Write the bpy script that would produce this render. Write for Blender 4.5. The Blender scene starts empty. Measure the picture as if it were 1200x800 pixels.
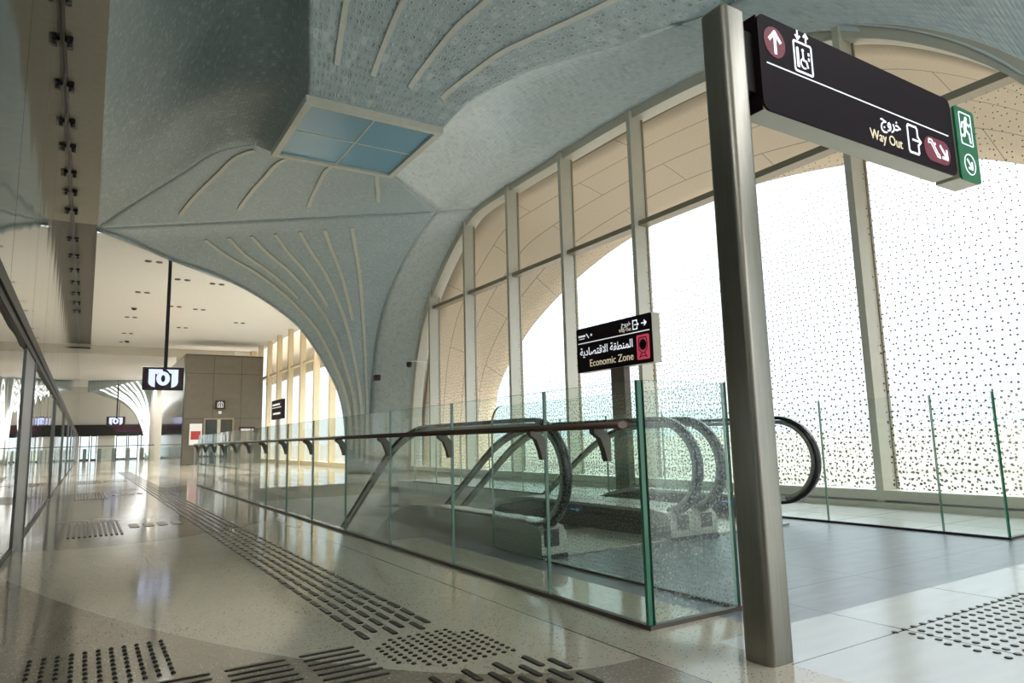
import bpy, math, random
from mathutils import Vector, Matrix
random.seed(7)
sc = bpy.context.scene
COL = sc.collection
PI = math.pi

# ------------------------------------------------------------------ helpers
class MB:
    """collects shapes into one mesh"""
    def __init__(s): s.v=[]; s.f=[]; s.m=[]; s.sm=[]; s.uv={}
    def add(s, vs, fs, mi=0, smooth=False):
        o=len(s.v); s.v+= [tuple(p) for p in vs]
        for f in fs: s.f.append(tuple(i+o for i in f)); s.m.append(mi); s.sm.append(smooth)
    def box(s, x0,x1,y0,y1,z0,z1, mi=0):
        v=[(x,y,z) for z in (z0,z1) for y in (y0,y1) for x in (x0,x1)]
        s.add(v,[(0,2,3,1),(4,5,7,6),(0,1,5,4),(2,6,7,3),(0,4,6,2),(1,3,7,5)],mi)
    def bbox(s, x0,x1,y0,y1,z0,z1, b=.01, mi=0):
        """box with chamfered vertical and horizontal edges"""
        pts=[]
        def loop(z,i):
            return [(x0+i+b,y0+i,z),(x1-i-b,y0+i,z),(x1-i,y0+i+b,z),(x1-i,y1-i-b,z),(x1-i-b,y1-i,z),(x0+i+b,y1-i,z),(x0+i,y1-i-b,z),(x0+i,y0+i+b,z)]
        L=[loop(z0,b),loop(z0+b,0),loop(z1-b,0),loop(z1,b)]
        v=[p for l in L for p in l]; f=[]
        for k in range(3):
            for j in range(8):
                a=k*8+j; c=k*8+(j+1)%8; f.append((a,c,c+8,a+8))
        f.append(tuple(range(7,-1,-1))); f.append(tuple(24+j for j in range(8)))
        s.add(v,f,mi)
    def prism(s, pts, d, mi=0, smooth=False):
        """pts: list of 3D points of a planar polygon; d: extrusion vector"""
        n=len(pts); d=Vector(d); v=[tuple(p) for p in pts]+[tuple(Vector(p)+d) for p in pts]
        f=[tuple(range(n-1,-1,-1)),tuple(range(n,2*n))]
        s.add(v,f,mi); o=len(s.v)-2*n
        for i in range(n):
            j=(i+1)%n; s.f.append((o+i,o+j,o+n+j,o+n+i)); s.m.append(mi); s.sm.append(smooth)
    def tube(s, path, prof, mi=0, up=(0,0,1), smooth=True, caps=True, side=None):
        """sweep 2D profile [(a,b)] along path; a along side vector, b along normal"""
        n=len(path); P=[Vector(p) for p in path]; k=len(prof); vs=[]
        for i in range(n):
            t=(P[min(i+1,n-1)]-P[max(i-1,0)]).normalized()
            if side is not None: sd=Vector(side); nn=t.cross(sd).normalized()
            else:
                sd=t.cross(Vector(up))
                if sd.length<1e-4: sd=Vector((1,0,0))
                sd.normalize(); nn=sd.cross(t).normalized()
            for a,b in prof: vs.append(P[i]+sd*a+nn*b)
        f=[]
        for i in range(n-1):
            for j in range(k):
                q=(j+1)%k; f.append((i*k+j,i*k+q,(i+1)*k+q,(i+1)*k+j))
        s.add(vs,f,mi,smooth)
        if caps:
            o=len(s.v)-len(vs)
            s.f.append(tuple(o+j for j in range(k-1,-1,-1))); s.m.append(mi); s.sm.append(False)
            s.f.append(tuple(o+(n-1)*k+j for j in range(k))); s.m.append(mi); s.sm.append(False)
    def lathe(s, prof, c=(0,0,0), seg=20, mi=0, ax='z'):
        vs=[]; k=len(prof)
        for i in range(seg):
            a=2*PI*i/seg
            for r,z in prof:
                p=(r*math.cos(a),r*math.sin(a),z)
                if ax=='y': p=(p[0],p[2],p[1])
                if ax=='x': p=(p[2],p[0],p[1])
                vs.append((c[0]+p[0],c[1]+p[1],c[2]+p[2]))
        f=[]
        for i in range(seg):
            for j in range(k-1):
                a=i*k+j; b=((i+1)%seg)*k+j; f.append((a,b,b+1,a+1))
        s.add(vs,f,mi,True)
    def grid(s, G, mi=0, smooth=True, uvs=None):
        n=len(G); m=len(G[0]); o=len(s.v)
        s.add([p for r in G for p in r],[],mi)
        for i in range(n-1):
            for j in range(m-1):
                idx=(o+i*m+j,o+i*m+j+1,o+(i+1)*m+j+1,o+(i+1)*m+j)
                s.f.append(idx); s.m.append(mi); s.sm.append(smooth)
        if uvs:
            for i in range(n):
                for j in range(m): s.uv[o+i*m+j]=uvs[i][j]
    def build(s, name, mats, parent=None, label=None, kind=None, center=True, bevel=None):
        if not isinstance(mats,(list,tuple)): mats=[mats]
        xs=[p[0] for p in s.v]; ys=[p[1] for p in s.v]; zs=[p[2] for p in s.v]
        c=Vector(((min(xs)+max(xs))/2,(min(ys)+max(ys))/2,min(zs))) if center else Vector((0,0,0))
        me=bpy.data.meshes.new(name)
        me.from_pydata([tuple(Vector(p)-c) for p in s.v],[],s.f)
        for m in mats: me.materials.append(m)
        me.polygons.foreach_set('material_index',s.m); me.polygons.foreach_set('use_smooth',s.sm)
        if s.uv:
            ul=me.uv_layers.new(name='UVMap')
            for l in me.loops: ul.data[l.index].uv=s.uv.get(l.vertex_index,(0,0))
        me.update()
        o=bpy.data.objects.new(name,me); COL.objects.link(o)
        w=Vector((0,0,0)); q=parent
        while q is not None: w+=q.location; q=q.parent
        o.parent=parent; o.location=c-w
        if label: o['label']=label
        if kind: o['kind']=kind
        if bevel:
            b=o.modifiers.new('bevel','BEVEL'); b.width=bevel; b.segments=2; b.limit_method='ANGLE'
        return o

def thing(name,label,cat,loc,group=None):
    o=bpy.data.objects.new(name,None); COL.objects.link(o); o.location=loc; o.empty_display_size=.1
    o['label']=label; o['category']=cat
    if group: o['group']=group
    return o
def struct(name, loc=(0,0,0)):
    o=bpy.data.objects.new(name,None); COL.objects.link(o); o.location=loc; o['kind']='structure'; return o
def tag(o,label,cat,group=None):
    o['label']=label; o['category']=cat
    if group: o['group']=group
    return o
def dup(root, loc, label=None):
    r=root.copy(); COL.objects.link(r); r.location=loc
    if label: r['label']=label
    for ch in list(root.children):
        c=ch.copy(); COL.objects.link(c); c.parent=r
        for g in ch.children:
            d=g.copy(); COL.objects.link(d); d.parent=c
    return r

# ------------------------------------------------------------------ materials
class NT:
    def __init__(s,name):
        s.mat=bpy.data.materials.new(name); s.mat.use_nodes=True; s.t=s.mat.node_tree; s.t.nodes.clear()
        s.out=s.t.nodes.new('ShaderNodeOutputMaterial')
    def n(s,ty,**kw):
        nd=s.t.nodes.new('ShaderNode'+ty)
        for k,v in kw.items():
            if k.startswith('_'): nd.inputs[k[1:].replace('__',' ')].default_value=v
            else: setattr(nd,k,v)
        return nd
    def l(s,a,b): s.t.links.new(a,b); return b
    def math(s,op,a,b=None,c=None,clamp=False):
        nd=s.t.nodes.new('ShaderNodeMath'); nd.operation=op; nd.use_clamp=clamp
        for i,x in enumerate((a,b,c)):
            if x is None: continue
            if isinstance(x,(int,float)): nd.inputs[i].default_value=x
            else: s.l(x,nd.inputs[i])
        return nd.outputs[0]
    def mixc(s,f,a,b,mode='MIX'):
        nd=s.t.nodes.new('ShaderNodeMix'); nd.data_type='RGBA'; nd.blend_type=mode
        for i,x in ((0,f),(6,a),(7,b)):
            if isinstance(x,(int,float)): nd.inputs[i].default_value=x
            elif isinstance(x,tuple): nd.inputs[i].default_value=x if len(x)==4 else x+(1,)
            else: s.l(x,nd.inputs[i])
        return nd.outputs[2]
    def ramp(s,f,stops,interp='LINEAR'):
        nd=s.t.nodes.new('ShaderNodeValToRGB'); nd.color_ramp.interpolation=interp
        e=nd.color_ramp.elements
        while len(e)<len(stops): e.new(0.5)
        for i,(p,c) in enumerate(stops):
            e[i].position=p; e[i].color=c+(1,) if len(c)==3 else c
        s.l(f,nd.inputs[0]); return nd.outputs[0]
    def pos(s):
        return s.n('NewGeometry').outputs['Position']
    def finish(s,sh): s.l(sh,s.out.inputs[0]); return s.mat

def srgb(r,g,b):
    f=lambda v:((v/255+.055)/1.055)**2.4 if v>10 else v/255/12.92
    return (f(r),f(g),f(b),1)
def plain(name,col,rough=.5,metal=0,noise=.06,scale=8,bump=0,spec=.5,coat=0,stretch=None):
    m=NT(name); p=m.n('BsdfPrincipled',_Roughness=rough,_Metallic=metal); p.inputs['Specular IOR Level'].default_value=spec
    p.inputs['Coat Weight'].default_value=coat
    tc=m.n('TexCoord').outputs['Object']
    if stretch:
        mp=m.n('Mapping'); mp.inputs['Scale'].default_value=stretch; m.l(tc,mp.inputs[0]); tc=mp.outputs[0]
    nz=m.n('TexNoise',_Scale=scale,_Detail=4.0); m.l(tc,nz.inputs['Vector'])
    f=m.math('SUBTRACT',nz.outputs[0],.5); f=m.math('MULTIPLY_ADD',f,noise*4,1.0)
    c=m.mixc(1.0,tuple(col),(1,1,1,1),'MULTIPLY')
    hsv=m.n('HueSaturation'); m.l(c,hsv.inputs['Color']); m.l(f,hsv.inputs['Value'])
    m.l(hsv.outputs[0],p.inputs['Base Color'])
    if bump:
        b=m.n('Bump',_Strength=bump,_Distance=.01); m.l(nz.outputs[0],b.inputs['Height']); m.l(b.outputs[0],p.inputs['Normal'])
    return m.finish(p.outputs[0])
def emit(name,col,st=1.0):
    m=NT(name); e=m.n('Emission',_Strength=st); e.inputs[0].default_value=col; return m.finish(e.outputs[0])
def glass(name,tint=(.93,.97,.95,1),refl=1.0,frit=None,fcol=(.30,.32,.31,1),rough=0.0):
    m=NT(name); tr=m.n('BsdfTransparent'); tr.inputs[0].default_value=tint
    gl=m.n('BsdfGlossy',_Roughness=rough); gl.inputs[0].default_value=(1,1,1,1)
    lw=m.n('LayerWeight',_Blend=.5)
    f=m.math('POWER',lw.outputs['Facing'],5.0); f=m.math('MULTIPLY_ADD',f,.92*refl,.045*refl,clamp=True)
    mx=m.n('MixShader'); m.l(f,mx.inputs[0]); m.l(tr.outputs[0],mx.inputs[1]); m.l(gl.outputs[0],mx.inputs[2])
    sh=mx.outputs[0]
    if frit:
        df=m.n('BsdfDiffuse'); df.inputs[0].default_value=fcol
        m2=m.n('MixShader'); m.l(frit(m),m2.inputs[0]); m.l(sh,m2.inputs[1]); m.l(df.outputs[0],m2.inputs[2]); sh=m2.outputs[0]
    return m.finish(sh)
def frit_window(m):
    p=m.pos(); sp=m.n('SeparateXYZ'); m.l(p,sp.inputs[0]); z=sp.outputs[2]
    cb=m.n('CombineXYZ'); m.l(sp.outputs[1],cb.inputs[0]); m.l(z,cb.inputs[1])
    v=m.n('TexVoronoi',voronoi_dimensions='2D',_Scale=11.5,_Randomness=.62,feature='F1'); m.l(cb.outputs[0],v.inputs['Vector'])
    rad=m.math('MULTIPLY_ADD',z,-.024,.205); rad=m.math('MAXIMUM',rad,.06)
    a=m.math('LESS_THAN',v.outputs['Distance'],rad)
    v2=m.n('TexVoronoi',voronoi_dimensions='2D',_Scale=15.0,_Randomness=.7,feature='F1'); m.l(cb.outputs[0],v2.inputs['Vector'])
    r2=m.math('MULTIPLY_ADD',z,-.075,.20); b=m.math('LESS_THAN',v2.outputs['Distance'],r2)
    top=m.math('LESS_THAN',z,5.0)
    return m.math('MULTIPLY',m.math('MULTIPLY',m.math('MAXIMUM',a,b),top),.92)
def frit_rail(m):
    p=m.pos(); sp=m.n('SeparateXYZ'); m.l(p,sp.inputs[0]); cb=m.n('CombineXYZ'); m.l(m.math('ADD',sp.outputs[0],sp.outputs[1]),cb.inputs[0]); m.l(sp.outputs[2],cb.inputs[1]); v=m.n('TexVoronoi',voronoi_dimensions='2D',_Scale=36.0,_Randomness=.65,feature='F1'); m.l(cb.outputs[0],v.inputs['Vector'])
    return m.math('MULTIPLY',m.math('LESS_THAN',v.outputs['Distance'],.20),.6)

def mosaic(name,c1,c2,scale,ring=False,bump=.5,rand=.4):
    m=NT(name); p=m.n('BsdfPrincipled',_Roughness=.42); p.inputs['Specular IOR Level'].default_value=.5
    tc=m.n('TexCoord')
    vec=tc.outputs['UV']
    v=m.n('TexVoronoi',_Scale=scale,_Randomness=rand,feature='F1'); m.l(vec,v.inputs['Vector'])
    rc=m.n('SeparateColor'); m.l(v.outputs['Color'],rc.inputs[0])
    nz=m.n('TexNoise',_Scale=1.2,_Detail=5.0); m.l(vec,nz.inputs['Vector'])
    fac=m.math('MULTIPLY_ADD',nz.outputs[0],.5,m.math('MULTIPLY',rc.outputs[0],.6))
    col=m.mixc(fac,c1,c2)
    # pale and rusty single tiles
    pale=m.math('GREATER_THAN',rc.outputs[1],.90); col=m.mixc(m.math('MULTIPLY',pale,.35),col,(.75,.78,.74,1))
    dark=m.math('LESS_THAN',rc.outputs[2],.12); col=m.mixc(m.math('MULTIPLY',dark,.13),col,(.16,.17,.16,1))
    if ring:
        d=v.outputs['Distance']; a=m.math('SUBTRACT',d,.30); a=m.math('ABSOLUTE',a); h=m.math('SUBTRACT',.12,a); h=m.math('MULTIPLY',m.math('MAXIMUM',h,0),8)
        on=m.math('LESS_THAN',rc.outputs[1],.85); h=m.math('MULTIPLY',h,on); col=m.mixc(m.math('MULTIPLY',h,.8,clamp=True),col,(.62,.70,.70,1)); col=m.mixc(m.math('MULTIPLY',m.math('LESS_THAN',d,.19),.5),col,(.20,.25,.25,1))
        nz2=m.n('TexNoise',_Scale=40.0,_Detail=3.0); m.l(vec,nz2.inputs['Vector']); h=m.math('MULTIPLY_ADD',nz2.outputs[0],.5,h)
    else:
        h=m.math('SUBTRACT',1.0,v.outputs['Distance']); h=m.math('MULTIPLY_ADD',rc.outputs[0],.7,h)
    b=m.n('Bump',_Strength=bump,_Distance=.02); m.l(h,b.inputs['Height']); m.l(b.outputs[0],p.inputs['Normal'])
    m.l(col,p.inputs['Base Color'])
    return m.finish(p.outputs[0])

def terrazzo():
    m=NT('terrazzo'); p=m.n('BsdfPrincipled',_Roughness=.10); p.inputs['Specular IOR Level'].default_value=.45
    pos=m.pos(); sp=m.n('SeparateXYZ'); m.l(pos,sp.inputs[0]); x,y=sp.outputs[0],sp.outputs[1]
    # brown zone near: y < 5.4 -2.75x + .65x^2 (x capped)
    xc=m.math('MINIMUM',x,2.1)
    q=m.math('MULTIPLY_ADD',xc,.65,-2.75); q=m.math('MULTIPLY_ADD',q,xc,5.4)
    z1=m.math('LESS_THAN',y,q)
    z1=m.math('MULTIPLY',z1,m.math('LESS_THAN',x,2.2))
    # repeating curved bands
    xs=m.math('SUBTRACT',x,.2); xs=m.math('MULTIPLY',m.math('MULTIPLY',xs,xs),.33)
    d=m.math('SUBTRACT',m.math('SUBTRACT',y,xs),8.45); d2=m.math('WRAP',d,7.6,0.0)
    z2=m.math('LESS_THAN',d2,2.75); z2=m.math('MULTIPLY',z2,m.math('GREATER_THAN',d,0)); z2=m.math('MULTIPLY',z2,m.math('LESS_THAN',x,2.5))
    # behind the balustrade: one darker field
    z=m.math('MAXIMUM',z1,z2)
    base=m.mixc(z,(.56,.505,.40,1),(.30,.25,.19,1))
    nz=m.n('TexNoise',_Scale=1.5,_Detail=3.0); m.l(pos,nz.inputs['Vector']); hs=m.n('HueSaturation'); m.l(base,hs.inputs['Color']); m.l(m.math('MULTIPLY_ADD',nz.outputs[0],.24,.88),hs.inputs['Value'])
    v=m.n('TexVoronoi',_Scale=75.0,feature='F1'); m.l(pos,v.inputs['Vector']); rc=m.n('SeparateColor'); m.l(v.outputs['Color'],rc.inputs[0])
    chip=m.math('MULTIPLY',m.math('LESS_THAN',v.outputs['Distance'],.34),m.math('GREATER_THAN',rc.outputs[0],.80))
    c=m.mixc(chip,hs.outputs[0],(.16,.14,.12,1))
    chip2=m.math('MULTIPLY',m.math('LESS_THAN',v.outputs['Distance'],.3),m.math('LESS_THAN',rc.outputs[0],.25)); c=m.mixc(m.math('MULTIPLY',chip2,.6),c,(.75,.72,.62,1))
    # thin joints
    j=m.math('LESS_THAN',m.math('ABSOLUTE',m.math('SUBTRACT',x,2.21)),.006)
    j2=m.math('LESS_THAN',m.math('ABSOLUTE',m.math('SUBTRACT',m.math('WRAP',y,7.6,0.0),3.05)),.004); j2=m.math('MULTIPLY',j2,m.math('LESS_THAN',x,2.2))
    c=m.mixc(m.math('MAXIMUM',j,0),c,(.08,.075,.06,1))
    m.l(c,p.inputs['Base Color'])
    n2=m.n('TexNoise',_Scale=.9,_Detail=2.0); m.l(pos,n2.inputs['Vector'])
    m.l(m.math('MULTIPLY_ADD',n2.outputs[0],.10,.05),p.inputs['Roughness'])
    b=m.n('Bump',_Strength=.03,_Distance=.02); m.l(n2.outputs[0],b.inputs['Height']); m.l(b.outputs[0],p.inputs['Normal'])
    return m.finish(p.outputs[0])
def granite(name,c1,c2,rough=.3):
    m=NT(name); p=m.n('BsdfPrincipled',_Roughness=rough); p.inputs['Specular IOR Level'].default_value=.5
    pos=m.pos(); mp=m.n('Mapping'); mp.inputs['Scale'].default_value=(1.2,5,1); mp.inputs['Rotation'].default_value=(0,0,.25); m.l(pos,mp.inputs[0])
    nz=m.n('TexNoise',_Scale=2.2,_Detail=6.0); m.l(mp.outputs[0],nz.inputs['Vector'])
    n2=m.n('TexNoise',_Scale=120.0,_Detail=2.0); m.l(pos,n2.inputs['Vector'])
    f=m.math('MULTIPLY_ADD',n2.outputs[0],.5,m.math('MULTIPLY',nz.outputs[0],.8)); f=m.math('SUBTRACT',f,.15,clamp=True)
    c=m.mixc(f,c1,c2)
    sp=m.n('SeparateXYZ'); m.l(pos,sp.inputs[0])
    jx=m.math('LESS_THAN',m.math('WRAP',m.math('SUBTRACT',sp.outputs[0],.4),1.05,0.0),.010)
    jy=m.math('LESS_THAN',m.math('WRAP',m.math('SUBTRACT',sp.outputs[1],2.95),.92,0.0),.010)
    c=m.mixc(m.math('MAXIMUM',jx,jy),c,(.04,.045,.05,1))
    m.l(c,p.inputs['Base Color']); return m.finish(p.outputs[0])
def mirrorwall(name,base,rough=.05,bump=.06):
    m=NT(name); p=m.n('BsdfPrincipled',_Roughness=rough,_Metallic=1.0)
    pos=m.pos(); nz=m.n('TexNoise',_Scale=1.1,_Detail=1.0); m.l(pos,nz.inputs['Vector'])
    wv=m.n('TexWave',_Scale=.27,_Distortion=.6,bands_direction='Y'); m.l(pos,wv.inputs['Vector'])
    h=m.math('MULTIPLY_ADD',wv.outputs[0],.35,nz.outputs[0])
    b=m.n('Bump',_Strength=bump,_Distance=.05); m.l(h,b.inputs['Height']); m.l(b.outputs[0],p.inputs['Normal'])
    p.inputs['Base Color'].default_value=base
    return m.finish(p.outputs[0])
def stonepanel():
    m=NT('exterior_beige_stone'); p=m.n('BsdfPrincipled',_Roughness=.8)
    tc=m.n('TexCoord').outputs['UV']
    br=m.n('TexBrick',_Scale=1.0,offset=.5); br.inputs['Mortar Size'].default_value=.012; br.inputs['Brick Width'].default_value=4.2; br.inputs['Row Height'].default_value=.75
    br.inputs['Color1'].default_value=(.76,.61,.43,1); br.inputs['Color2'].default_value=(.73,.58,.41,1); br.inputs['Mortar'].default_value=(.36,.28,.20,1)
    m.l(tc,br.inputs['Vector']); nz=m.n('TexNoise',_Scale=30.0,_Detail=4.0); m.l(tc,nz.inputs['Vector'])
    hs=m.n('HueSaturation'); m.l(br.outputs[0],hs.inputs['Color']); m.l(m.math('MULTIPLY_ADD',nz.outputs[0],.3,.85),hs.inputs['Value'])
    m.l(hs.outputs[0],p.inputs['Base Color']); return m.finish(p.outputs[0])
def sand():
    m=NT('desert_sand'); p=m.n('BsdfPrincipled',_Roughness=.95)
    pos=m.pos(); nz=m.n('TexNoise',_Scale=.04,_Detail=8.0); m.l(pos,nz.inputs['Vector'])
    c=m.ramp(nz.outputs[0],[(.35,(.062,.053,.042)),(.5,(.112,.100,.082)),(.65,(.086,.076,.062))]); m.l(c,p.inputs['Base Color']); return m.finish(p.outputs[0])
def panelled(name,col,dx,dz,rough=.4,metal=0,joint=.35,axis=0,jw=.012,ox=0,oz=0,dots=False):
    m=NT(name); p=m.n('BsdfPrincipled',_Roughness=rough,_Metallic=metal); pos=m.pos(); sp=m.n('SeparateXYZ'); m.l(pos,sp.inputs[0])
    a=m.math('LESS_THAN',m.math('WRAP',m.math('SUBTRACT',sp.outputs[axis],ox),dx,0.0),jw*2); b=m.math('LESS_THAN',m.math('WRAP',m.math('SUBTRACT',sp.outputs[2],oz),dz,0.0),jw*2)
    j=m.math('MAXIMUM',a,b)
    nz=m.n('TexNoise',_Scale=3.0,_Detail=5.0); m.l(pos,nz.inputs['Vector']); hs=m.n('HueSaturation'); hs.inputs['Color'].default_value=col; m.l(m.math('MULTIPLY_ADD',nz.outputs[0],.3,.85),hs.inputs['Value'])
    c=hs.outputs[0]
    if dots:
        v=m.n('TexVoronoi',_Scale=14.0,_Randomness=0.0,feature='F1'); m.l(pos,v.inputs['Vector'])
        c=m.mixc(m.math('MULTIPLY',m.math('LESS_THAN',v.outputs['Distance'],.25),.35),c,(.02,.02,.015,1))
    c=m.mixc(j,c,tuple(joint*v for v in col[:3])+(1,)); m.l(c,p.inputs['Base Color']); return m.finish(p.outputs[0])

M={}
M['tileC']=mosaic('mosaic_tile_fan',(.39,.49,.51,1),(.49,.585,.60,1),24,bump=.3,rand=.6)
M['tileE']=mosaic('mosaic_tile_lit',(.56,.65,.66,1),(.72,.79,.78,1),15,bump=.5,rand=.25)  # lighter copy: window light on this part of the vault put into the colour
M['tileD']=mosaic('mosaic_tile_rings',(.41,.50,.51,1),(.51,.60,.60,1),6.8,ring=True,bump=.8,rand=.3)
M['tileA']=mosaic('mosaic_tile_shade',(.30,.37,.38,1),(.42,.49,.49,1),15,bump=.6,rand=.25)  # darker copy: shade of the side turned from the window painted in
M['strip']=plain('beige_metal_strip',(.66,.67,.58,1),.5,.0)
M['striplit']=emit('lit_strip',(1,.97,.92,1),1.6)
M['terrazzo']=terrazzo()
M['granite']=granite('blue_grey_granite',(.075,.09,.105,1),(.235,.262,.285,1))
M['whitestone']=granite('white_terrazzo_strip',(.50,.52,.50,1),(.66,.67,.64,1),.2)
M['mirror']=mirrorwall('polished_steel_panel',(.33,.34,.325,1),.05,.05)
M['mirrorlow']=mirrorwall('dark_reflective_glass',(.36,.37,.35,1),.02,.09)
M['bandp']=plain('beige_soffit_paint',(.36,.335,.265,1),.6)
M['darkband']=plain('dark_bronze_soffit',(.085,.075,.055,1),.5)
M['steel']=plain('brushed_stainless',(.29,.27,.23,1),.38,1.0,.10,6,stretch=(14,14,.8))
M['postm']=plain('satin_aluminium_post',(.30,.31,.31,1),.3,1.0,.03)
M['darksteel']=plain('dark_steel_channel',(.035,.034,.03,1),.45,.2,spec=.3)
M['champ']=plain('champagne_aluminium',(.56,.54,.45,1),.42,.2,.03)
M['frame']=plain('bronze_frame',(.33,.29,.215,1),.4,.5,.03)
M['gold']=plain('gold_fin',(.66,.54,.35,1),.45,.2,.03)
M['goldlight']=plain('pale_fin_face',(.62,.56,.42,1),.5,.1,.03)
M['black']=plain('black_plastic',(.012,.011,.012,1),.35)
M['signface']=plain('dark_plum_sign_face',(.013,.006,.010,1),.6,noise=.02,spec=.12)
M['plumscreen']=plain('plum_screen',(.05,.008,.025,1),.25,noise=.02)
M['maroon']=plain('maroon_badge',(.20,.028,.05,1),.4,noise=.02)
M['pink']=plain('crimson_square',(.62,.07,.12,1),.4,noise=.02)
M['green']=plain('emergency_green',(.008,.16,.06,1),.4,noise=.02)
M['white']=plain('white_lettering',(.85,.86,.88,1),.4,noise=.01)
M['cream']=plain('cream_lettering',(.72,.66,.50,1),.4,noise=.01)
def backlit(name,col,st):
    m=NT(name); p=m.n('BsdfPrincipled',_Roughness=.5); p.inputs['Base Color'].default_value=col; p.inputs['Emission Color'].default_value=col; p.inputs['Emission Strength'].default_value=st
    return m.finish(p.outputs[0])
M['letter']=backlit('backlit_white_lettering',(.85,.87,.92,1),.42)
M['cream']=backlit('backlit_cream_lettering',(.78,.68,.48,1),.35)
M['pink']=backlit('backlit_crimson',(.62,.06,.11,1),.35)
M['maroon']=backlit('backlit_maroon',(.20,.026,.05,1),.1)
M['logo']=emit('screen_logo_light',(.62,.70,1.0,1),.85)
M['rubber']=plain('black_rubber_handrail',(.018,.017,.017,1),.22,noise=.03)
M['bronze']=plain('brown_handrail',(.135,.085,.070,1),.28,.75,.05)
M['bracket']=plain('bronze_bracket',(.13,.11,.095,1),.35,.8,.05)
M['esc']=plain('escalator_steel_cladding',(.43,.43,.37,1),.36,.55,.05,3)
M['skirt']=plain('dark_skirt',(.09,.09,.08,1),.3,.6,.05)
M['truss']=plain('beige_cladding',(.47,.46,.38,1),.3,.2,.05)
M['glass']=glass('balustrade_glass',(.94,.975,.957,1),.75)
M['glassclear']=glass('escalator_glass',(.965,.985,.975,1),.6)
M['glassdots']=glass('dotted_balustrade_glass',(.945,.975,.96,1),.7,frit_rail,(.42,.44,.42,1))
M['glassedge']=plain('green_glass_edge',(.04,.20,.12,1),.15,noise=.02)
M['glassedge2']=plain('pale_glass_edge',(.22,.34,.28,1),.2,noise=.02)
M['windowglass']=glass('fritted_window_glass',(.97,.985,.985,1),.6,frit_window,(.12,.13,.14,1))
M['plainglass']=glass('window_glass',(.96,.98,.98,1),.6)
M['ceil']=plain('white_ceiling_paint',(.84,.83,.80,1),.7,noise=.02)
M['creamwall']=plain('cream_wall_paint',(.70,.67,.59,1),.7,noise=.02)
M['lift']=panelled('bronze_perforated_panel',(.17,.15,.115,1),1.5,2.55,.45,.4,.35,0,ox=4.55,oz=0,dots=True)
M['liftside']=mirrorwall('dark_polished_panel',(.16,.15,.13,1),.1,.05)
M['stone']=stonepanel()
M['sand']=sand()
M['stud']=plain('bronze_tactile',(.075,.062,.05,1),.33,.75,.08)
M['wrap']=plain('plastic_wrap',(.75,.77,.75,1),.15,noise=.1,bump=.6,scale=12)
M['blue']=plain('blue_sticker',(.03,.10,.33,1),.4)
M['red']=plain('red_notice',(.45,.04,.04,1),.5)
M['liftglass']=plain('lift_door_dark_glass',(.05,.06,.055,1),.1,.3)
M['step']=plain('step_metal',(.10,.10,.10,1),.4,.8)
M['curtain']=plain('backlit_glazing_frame',(.05,.05,.05,1),.4)
def skylightmat():
    m=NT('blue_grey_diffusing_glass'); t=m.n('BsdfTranslucent'); t.inputs[0].default_value=(.28,.40,.44,1)
    d=m.n('BsdfPrincipled',_Roughness=.25); d.inputs['Base Color'].default_value=(.17,.31,.37,1)
    mx=m.n('MixShader'); mx.inputs[0].default_value=.82; m.l(t.outputs[0],mx.inputs[1]); m.l(d.outputs[0],mx.inputs[2])
    return m.finish(mx.outputs[0])
M['skylight']=skylightmat()

# ------------------------------------------------------------------ curves and patches
def cat(pts,n):
    """resample a Catmull-Rom curve through pts at n arc-length points"""
    P=[Vector(p) for p in pts]; Q=[P[0]*2-P[1]]+P+[P[-1]*2-P[-2]]; d=[]
    for i in range(1,len(Q)-2):
        for k in range(24):
            t=k/24; a,b,c,e=Q[i-1],Q[i],Q[i+1],Q[i+2]
            d.append(.5*((2*b)+(c-a)*t+(2*a-5*b+4*c-e)*t*t+(3*b-a-3*c+e)*t**3))
    d.append(P[-1]); L=[0]
    for i in range(1,len(d)): L.append(L[-1]+(d[i]-d[i-1]).length)
    out=[]; j=0
    for k in range(n):
        s=L[-1]*k/(n-1)
        while j<len(L)-2 and L[j+1]<s: j+=1
        t=(s-L[j])/max(1e-9,L[j+1]-L[j]); out.append(d[j].lerp(d[j+1],min(1,max(0,t))))
    return out
def poly(pts,n):
    P=[Vector(p) for p in pts]; L=[0]
    for i in range(1,len(P)): L.append(L[-1]+(P[i]-P[i-1]).length)
    out=[]; j=0
    for k in range(n):
        s=L[-1]*k/(n-1)
        while j<len(L)-2 and L[j+1]<s: j+=1
        t=(s-L[j])/max(1e-9,L[j+1]-L[j]); out.append(P[j].lerp(P[j+1],min(1,t)))
    return out
def coons(c0,c1,d0,d1,bulge=None):
    """c0,c1: curves in u (v=0,v=1); d0,d1: curves in v (u=0,u=1). returns G[v][u]"""
    nu=len(c0); nv=len(d0); G=[]
    for j in range(nv):
        v=j/(nv-1); row=[]
        for i in range(nu):
            u=i/(nu-1)
            p=(1-v)*c0[i]+v*c1[i]+(1-u)*d0[j]+u*d1[j]-((1-u)*(1-v)*c0[0]+u*(1-v)*c0[-1]+(1-u)*v*c1[0]+u*v*c1[-1])
            if bulge: p=p+bulge(u,v)
            row.append(p)
        G.append(row)
    return G
def guv(G,mode='arc'):
    n=len(G); m=len(G[0])
    if mode=='xz': return [[(p.x,p.z*1.2-p.y*.6) for p in r] for r in G]
    if mode=='xy': return [[(p.x,p.y) for p in r] for r in G]
    if mode=='yz': return [[(p.y,p.z*1.3+p.x*.7) for p in r] for r in G]
    mid=G[n//3]; ul=[0]
    for i in range(1,m): ul.append(ul[-1]+(mid[i]-mid[i-1]).length)
    out=[]; vl=0
    for j in range(n):
        if j: vl+=(G[j][m//2]-G[j-1][m//2]).length
        out.append([(ul[i],vl) for i in range(m)])
    return out
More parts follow.
